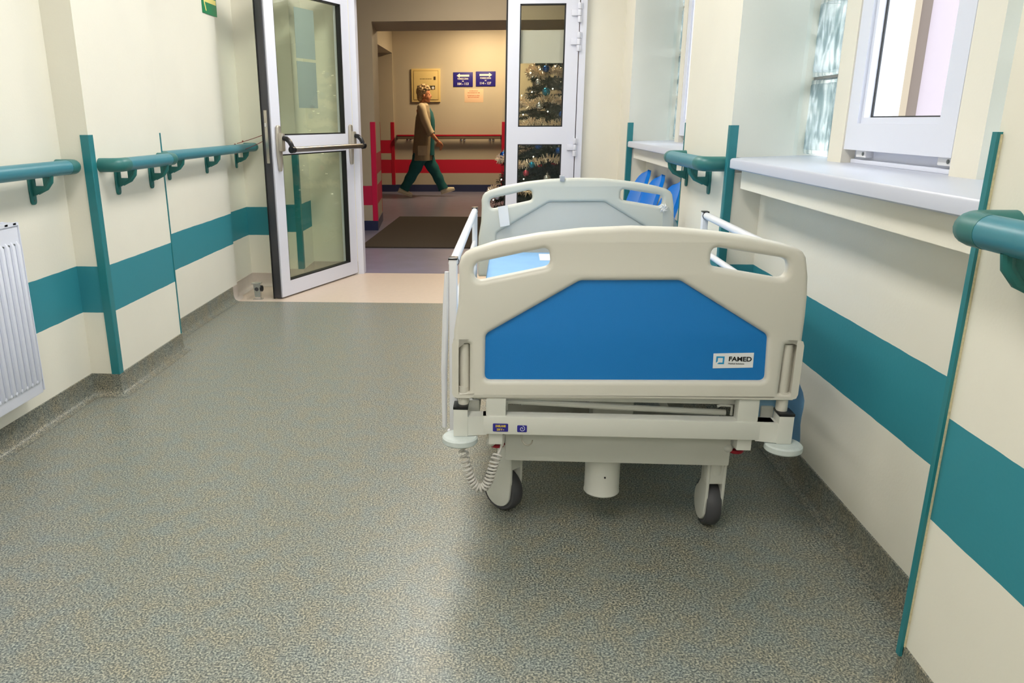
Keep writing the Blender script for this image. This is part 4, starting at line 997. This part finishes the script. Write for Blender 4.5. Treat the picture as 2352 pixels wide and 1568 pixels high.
# tinsel garlands, each one loose ring
def tinsel(zc, r_, dz, label, ph):
    b = MB(); n = 70; core = []
    for k in range(n + 1):
        a = 2 * math.pi * k / n; sw = 0.05 * abs(math.sin(2.5 * a + ph))
        core.append(Vector((TX + (r_ - 0.02 + 0.02 * math.sin(3 * a)) * math.cos(a), TY + (r_ - 0.02) * math.sin(a), zc + dz * math.sin(a + ph) - sw)))
    b.tube(core, 0.003, 5, cap=False)
    for p, q in zip(core, core[1:]):
        t = (q - p).normalized()
        for k in range(30):
            o = p.lerp(q, rnd.random()); v = Vector((rnd.gauss(0, 1), rnd.gauss(0, 1), rnd.gauss(0, 1))); v = (v - t * v.dot(t) * 0.7).normalized() * rnd.uniform(0.030, 0.048); w = v.cross(Vector((rnd.gauss(0, 1), rnd.gauss(0, 1), 1))).normalized() * 0.0030
            b.quad(o - w, o + w, o + v + w, o + v - w)
    tag(b.build('tinsel_garland', M_TINS, smooth=False), label, 'garland', 'champagne tinsel garlands on the tree')
tinsel(1.66, 0.19, 0.03, 'short champagne tinsel loop just under the frosted sheet', 0.4)
tinsel(1.42, 0.27, 0.04, 'champagne tinsel loop beside the teal bauble', 1.1)
tinsel(1.20, 0.36, 0.04, 'champagne tinsel swag at the bottom of the upper door pane', 2.0)
tinsel(0.93, 0.45, 0.05, 'champagne tinsel swag across the lower door pane', 0.8)
tinsel(0.62, 0.53, 0.04, 'lowest champagne tinsel loop, just above the grey headboard', 2.6)
def bauble(az, z, m, r, label):
    rr = tree_r(z) * 0.98 + 0.01; x, y = TX + rr * math.cos(az), TY + rr * math.sin(az)
    o = MB().ball((0, 0, 0), r, 3).mesh('bauble', m); b = bpy.data.objects.new('bauble', o); link(b); b.location = (x, y, z)
    tag(b, label, 'bauble', 'baubles on the tree')
    c = MB().lathe([(0, r + 0.012), (0.008, r + 0.012), (0.009, r - 0.002), (0, r - 0.002)], 10).tube([(0, 0, r + 0.010), (0.004, 0, r + 0.018), (0, 0, r + 0.026)], 0.001, 5); c.build('cap', M_STEEL, b)
B = math.radians
bl = [(-98, 1.44, M_BT, .036, 'teal bauble in the middle of the upper door pane'), (-102, 1.63, M_BB, .03, 'blue bauble at the top edge of the tree in the pane'), (-70, 1.25, M_BB, .03, 'blue bauble above the tinsel swag, right of centre'), (-55, 1.16, M_BB, .034, 'blue bauble in the lower right corner of the upper pane'),
      (-108, 1.32, M_BW, .034, 'silver bauble left of centre in the upper pane'), (-64, 1.33, M_BP, .026, 'pink bauble at the right of the upper pane'), (-118, 1.52, M_BW, .028, 'silver bauble at the left edge of the upper pane'),
      (-104, 0.99, M_BB, .034, 'dark blue bauble at the top of the lower pane'), (-78, 0.95, M_BB, .032, 'blue bauble above the lower tinsel swag'), (-66, 0.93, M_BW, .034, 'silver bauble at the right of the lower pane'), (-110, 0.83, M_BT, .030, 'teal bauble below the lower tinsel swag'), (-62, 0.80, M_BT, .032, 'teal bauble in the right of the lower pane'), (-92, 0.72, M_BW, .034, 'silver bauble above the headboard rim'),
      (-116, 0.76, M_BP, .028, 'pink bauble low in the left of the lower pane'), (-158, 1.05, M_BT, .036, 'teal bauble beside the dark edge of the narrow leaf, upper'), (-165, 0.90, M_BB, .034, 'blue bauble beside the dark edge of the narrow leaf, lower'), (-150, 0.55, M_BW, .036, 'silver bauble left of the door leaf, near the floor'), (-135, 0.42, M_BW, .032, 'silver bauble seen through the left slot of the headboard')]
for az, z, m, r_, lb in bl: bauble(B(az), z, m, r_, lb)
fl = thing('fairy_lights', 'string of small white fairy lights wound round the tree', 'lights', (TX, TY, 0.5))
wire = []
bm_ = MB().ball((0, 0, 0), 0.0065, 1).mesh('bulb', M_BULB)
for k in range(400):
    z = 0.40 + 1.35 * k / 400; a = k * 0.115; rr = tree_r(z) * (0.93 + 0.05 * math.sin(k * 1.7)); wire.append((rr * math.cos(a), rr * math.sin(a), z - 0.5))
    if k % 7 == 0:
        o = bpy.data.objects.new('bulb', bm_); link(o, fl); o.location = (rr * 1.02 * math.cos(a), rr * 1.02 * math.sin(a), z - 0.5)
MB().tube(wire, 0.0018, 4).build('wire', M_BLACK, fl)

# ------------------------------------------------------------------ the woman walking past
WY = 13.15
def wp(zx, zy):
    """point of the figure from a zoomed view of the photograph, in metres from (WX, floor)"""
    q = on_y(890 + zx / 5.6, 180 + zy / 5.6, WY); return q.x - WX, q.z
WX = 0.0; WX = on_y(975, 440, WY).x
def remesh(b, name, m, parent, vox, smooth=2):
    me = b.mesh(name, m); o = bpy.data.objects.new(name, me); COL.objects.link(o)
    r = o.modifiers.new('r', 'REMESH'); r.mode = 'VOXEL'; r.voxel_size = vox; r.use_smooth_shade = True
    if smooth: s = o.modifiers.new('s', 'SMOOTH'); s.iterations = smooth; s.factor = 0.5
    bpy.context.view_layer.update()
    nm = bpy.data.meshes.new_from_object(o.evaluated_get(bpy.context.evaluated_depsgraph_get()))
    o.modifiers.clear(); o.data = nm; bpy.data.meshes.remove(me); nm.name = name; nm.materials.clear(); nm.materials.append(m)
    nm.polygons.foreach_set('use_smooth', [True] * len(nm.polygons))
    if parent: o.parent = parent
    return o
def P3(zx, zy, lat=0.0): x, z = wp(zx, zy); return Vector((x, lat, z))
def limb(b, pts, rad, n=14): b.tube(spline([Vector(p) for p in pts], 5), [rad_at(rad, i / (len(pts) - 1) / 5 * 1.0 * 1, len(pts)) for i in range((len(pts) - 1) * 5 + 1)], n)
def rad_at(rad, t, n):
    k = t * (len(rad) - 1) if t <= 1 else len(rad) - 1
    i = min(int(k), len(rad) - 2); f = k - i; return rad[i] * (1 - f) + rad[i + 1] * f
# near side of the body (towards us) is -y
hx_, hz_ = wp(478, 205)                                       # middle of the head
bd = MB(); Hc = Vector((hx_, 0, hz_))
bd.ball(Hc + Vector((-0.012, 0, 0.022)), 0.1, 3, (0.98, 0.76, 0.98)).ball(Hc + Vector((0.030, 0, -0.045)), 0.085, 3, (0.82, 0.72, 1.0)).ball(Hc + Vector((0.062, 0, -0.108)), 0.03, 2, (0.9, 1.0, 0.7))
bd.ball(Hc + Vector((0.095, 0, -0.035)), 0.022, 2, (1.15, 0.62, 0.62)).tube([Hc + Vector((0.082, 0, 0.012)), Hc + Vector((0.104, 0, -0.032))], [0.010, 0.014], 8)
bd.ball(Hc + Vector((0.080, 0, -0.070)), 0.018, 2, (0.75, 1.5, 0.55)).ball(Hc + Vector((0.072, 0, 0.020)), 0.020, 2, (0.7, 2.2, 0.5))
for s in (-1, 1): bd.ball(Hc + Vector((-0.008, s * 0.078, -0.030)), 0.026, 2, (0.75, 0.35, 1.15)).ball(Hc + Vector((0.055, s * 0.035, -0.045)), 0.03, 2, (0.8, 0.9, 0.8))
bd.tube([Hc + Vector((-0.015, 0, -0.08)), P3(455, 335), P3(440, 385)], [0.052, 0.056, 0.075], 14)
sh, hip = P3(455, 400), P3(450, 950)
bd.tube(spline([P3(440, 385), P3(450, 450), P3(470, 560), P3(462, 740), P3(452, 900), P3(455, 1000)], 4), [0.070] + [0.09] * 4 + [0.105] * 12 + [0.105] * 4, 16)
def arm(side, el, wr, hand_dir, curl):
    sp_ = Vector((sh.x, side * 0.165, sh.z - 0.01))
    bd.tube([Vector((sh.x, side * 0.06, sh.z)), sp_, el, wr], [0.045, 0.048, 0.042, 0.027], 12); bd.ball(el, 0.041, 2)
    d = hand_dir.normalized(); lat = Vector((0, side, 0)); up = d.cross(lat).normalized()
    bd.ball(wr + d * 0.045, 0.042, 2, (1.1, 0.55, 0.85), d.to_track_quat('X', 'Z').to_matrix())
    for k, L in enumerate((0.070, 0.080, 0.074, 0.058)):
        o = wr + d * 0.078 + up * (0.030 - 0.020 * k); d2 = (d - lat * curl * 0.2 + up * 0.06 - Vector((curl * 0.3, 0, 0.25 * curl))).normalized(); d3 = (d2 - Vector((curl * 0.7, 0, 0.3 * curl))).normalized()
        bd.tube([o - d * 0.03, o + d2 * L * 0.45, o + d2 * L * 0.45 + d3 * L * 0.55], [0.0105, 0.0100, 0.0085], 8); bd.ball(o + d2 * L * 0.45 + d3 * L * 0.55, 0.0085, 1)
    o = wr + d * 0.025 + up * 0.030; bd.tube([o, o + (d * 0.6 + up).normalized() * 0.032, o + (d * 0.6 + up).normalized() * 0.032 + d * 0.035], [0.013, 0.011, 0.009], 8)
elb, wri = P3(560, 690, -0.215), P3(655, 800, -0.215); arm(-1, elb, wri, P3(712, 868, -0.215) - wri, 0.6)
elf, wrf = P3(430, 690, 0.225), P3(400, 860, 0.235); arm(1, elf, wrf, Vector((-0.25, 0, -1)), 0.5)
hipL = [(-0.085, ((452, 960), (330, 1225), (222, 1415))), (0.085, ((465, 960), (600, 1190), (715, 1420)))]   # rear leg is the near one
for lat, ((ax, ay), (kx, ky), (fx, fy)) in hipL:
    bd.tube(spline([P3(ax, ay, lat), P3(kx, ky, lat), P3(fx, fy, lat)], 6), [0.088, 0.084, 0.078, 0.072, 0.065, 0.058, 0.052, 0.052, 0.050, 0.046, 0.041, 0.036, 0.033], 12)
body = remesh(bd, 'person', M_SKIN, None, 0.0075, 2)
body.location = (WX, WY, 0); tag(body, 'person in a beige coat and teal trousers walking to the right', 'person')
# eyes, brow, lips
for s in (-1, 1):
    MB().ball(Hc + Vector((0.084, s * 0.030, -0.004)), 0.010, 2, (0.7, 1.2, 0.6)).build('eye', M_EYE, body)
MB().ball(Hc + Vector((0.093, 0, -0.071)), 0.010, 2, (0.7, 1.9, 0.5)).build('lips', M_LIP, body)
# hair: short, swept up
hb = MB(); rh = random.Random(3)
hb.ball(Hc + Vector((-0.035, 0, 0.040)), 0.105, 3, (0.98, 0.86, 0.92)).ball(Hc + Vector((-0.070, 0, -0.030)), 0.075, 3, (0.75, 1.0, 1.15)).ball(Hc + Vector((0.030, 0, 0.082)), 0.062, 2, (1.15, 1.05, 0.62)).ball(Hc + Vector((-0.05, 0, -0.085)), 0.05, 2, (0.7, 1.0, 0.8))
for k in range(90):
    a, e = rh.uniform(0, 6.283), rh.uniform(0.0, 1.5); d = Vector((math.cos(a) * math.cos(e), math.sin(a) * math.cos(e), math.sin(e)))
    if d.x > 0.6 and d.z < 0.45: continue
    o = Hc + Vector((-0.03, 0, 0.035)) + Vector((d.x * 0.098, d.y * 0.084, d.z * 0.094)); hb.tube([o, o + d * 0.012 + Vector((0.010, 0, 0.012)), o + d * 0.016 + Vector((0.034, 0, 0.010))], [0.013, 0.011, 0.004], 6)
remesh(hb, 'hair', M_HAIR, body, 0.007, 1)
# coat: rings down the body, open in front
def ring(xb_, xf, z, half, n=28, wav=0.0, ph=0.0):
    c, r_ = (xb_ + xf) / 2, (xf - xb_) / 2
    return [(c + r_ * math.cos(a) * (1 + wav * math.sin(5 * a + ph)), half * math.sin(a) * (1 + wav * math.sin(4 * a + ph * 1.7)), z) for a in [2 * math.pi * j / n for j in range(n)]]
ct = [(432, 505, 320, .062), (418, 520, 345, .085), (402, 545, 385, .165), (386, 562, 430, .195), (366, 575, 500, .200), (356, 586, 600, .196), (348, 586, 700, .190), (338, 582, 800, .198), (328, 578, 900, .210), (322, 576, 980, .215), (318, 574, 1052, .218)]
rings = []
for k, (xb_, xf, zy, hf) in enumerate(ct):
    a, z = wp(xb_, zy); f, _ = wp(xf, zy); rings.append(ring(a, f, z, hf, wav=0.0 if k < 4 else 0.012 + 0.004 * (k - 4), ph=k * 0.7))
coat = MB(); coat.loft(rings, cap=False); bmesh.ops.solidify(coat.bm, geom=list(coat.bm.faces), thickness=0.006)
coat_o = coat.build('coat', M_COAT, body, ang=60)
MB().loft([ring(wp(428, 322)[0], wp(512, 322)[0], wp(0, 318)[1], 0.070), ring(wp(420, 340)[0], wp(530, 350)[0], wp(0, 350)[1], 0.092)], cap=False).build('collar', M_COAT, coat_o)
for side, el, wr_ in ((-1, elb, wri), (1, elf, wrf)):
    s0 = Vector((sh.x - 0.005, side * 0.150, sh.z + 0.012))
    pts = spline([Vector((sh.x, side * 0.09, sh.z + 0.02)), s0, s0.lerp(el, 0.5) + Vector((-0.01, 0, 0)), el.lerp(wr_, 0.10)], 5)
    sl = MB().tube(pts, [0.06] * 3 + [0.072] * 4 + [0.068] * 5 + [0.060] * 4, 16).build('sleeve', M_COAT, coat_o)
    d = (wr_ - el).normalized(); c = el.lerp(wr_, 0.12); MB().tube([c - d * 0.022, c + d * 0.020], 0.064, 16).build('cuff', M_COAT, coat_o)
pk = P3(470, 900, -0.232); MB().box(pk.x - 0.08, pk.x + 0.075, -0.226, -0.212, pk.z - 0.10, pk.z + 0.05, 0.004).build('pocket', M_COAT, coat_o)
# teal tunic showing in front, trousers, shoes
MB().loft([ring(wp(500, 0)[0], wp(xf, 0)[0], wp(0, zy)[1], hf) for xf, zy, hf in ((540, 380, .05), (580, 440, .09), (602, 540, .11), (604, 620, .11), (598, 760, .11), (592, 900, .115), (596, 985, .12))]).build('tunic', M_TROU, body)
for lat, ((ax, ay), (kx, ky), (fx, fy)) in hipL:
    tq = MB().tube(spline([P3(ax, ay - 30, lat), P3((ax + kx) / 2, (ay + ky) / 2, lat), P3(kx, ky, lat), P3((kx + fx) / 2, (ky + fy) / 2, lat), P3(fx, fy + 8, lat)], 5), [0.128, 0.126, 0.122, 0.118, 0.112, 0.108, 0.104, 0.100, 0.096, 0.092, 0.090, 0.088, 0.086, 0.084, 0.082, 0.080, 0.079, 0.078, 0.078, 0.079, 0.080], 16, sq=0.92)
    for v in tq.bm.verts: v.co.x += 0.006 * math.sin(v.co.z * 38 + lat * 20); v.co.y += 0.005 * math.sin(v.co.z * 47 + v.co.x * 15)
    tq.build('trouser_leg', M_TROU, body)
def shoe(heel, toe, lat, up):
    h, t = P3(*heel, lat), P3(*toe, lat); d = (t - h); L = d.length; d.normalize(); u = Vector((-d.z, 0, d.x))
    b = MB()
    for k, (f, w, hh) in enumerate(((0.0, 0.5, 0.5), (0.12, 0.85, 1.0), (0.35, 0.9, 1.05), (0.6, 1.0, 0.75), (0.85, 0.9, 0.55), (1.0, 0.45, 0.35))): pass
    rg = []
    for f, w, hh in ((-0.02, 0.55, 0.55), (0.05, 0.85, 1.0), (0.30, 0.86, 1.0), (0.55, 1.0, 0.72), (0.82, 0.92, 0.52), (0.98, 0.6, 0.36), (1.01, 0.3, 0.2)):
        c = h + d * (L * f); rg.append([c + u * (0.085 * hh * max(0.0, math.sin(a)) ** 0.8 if math.sin(a) > 0 else 0.004 * math.sin(a)) + Vector((0, 0.043 * w * math.cos(a), 0)) for a in [2 * math.pi * j / 16 for j in range(16)]])
    o = b.loft(rg).build('shoe', M_SHOE, body)
    sl = MB(); sl.loft([[c0 + u * zz + Vector((0, 0.046 * w * s_, 0)) for s_, zz in ((-1, -0.004), (1, -0.004), (1, -0.022), (-1, -0.022))] for c0, w in ((h + d * (-0.01), 0.7), (h + d * L * 0.3, 0.85), (h + d * L * 0.6, 1.0), (h + d * L, 0.55))]); sl.build('sole', M_SHOE, o)
shoe((152, 1440), (325, 1500), -0.085, 0)
shoe((690, 1480), (858, 1425), 0.085, 0)
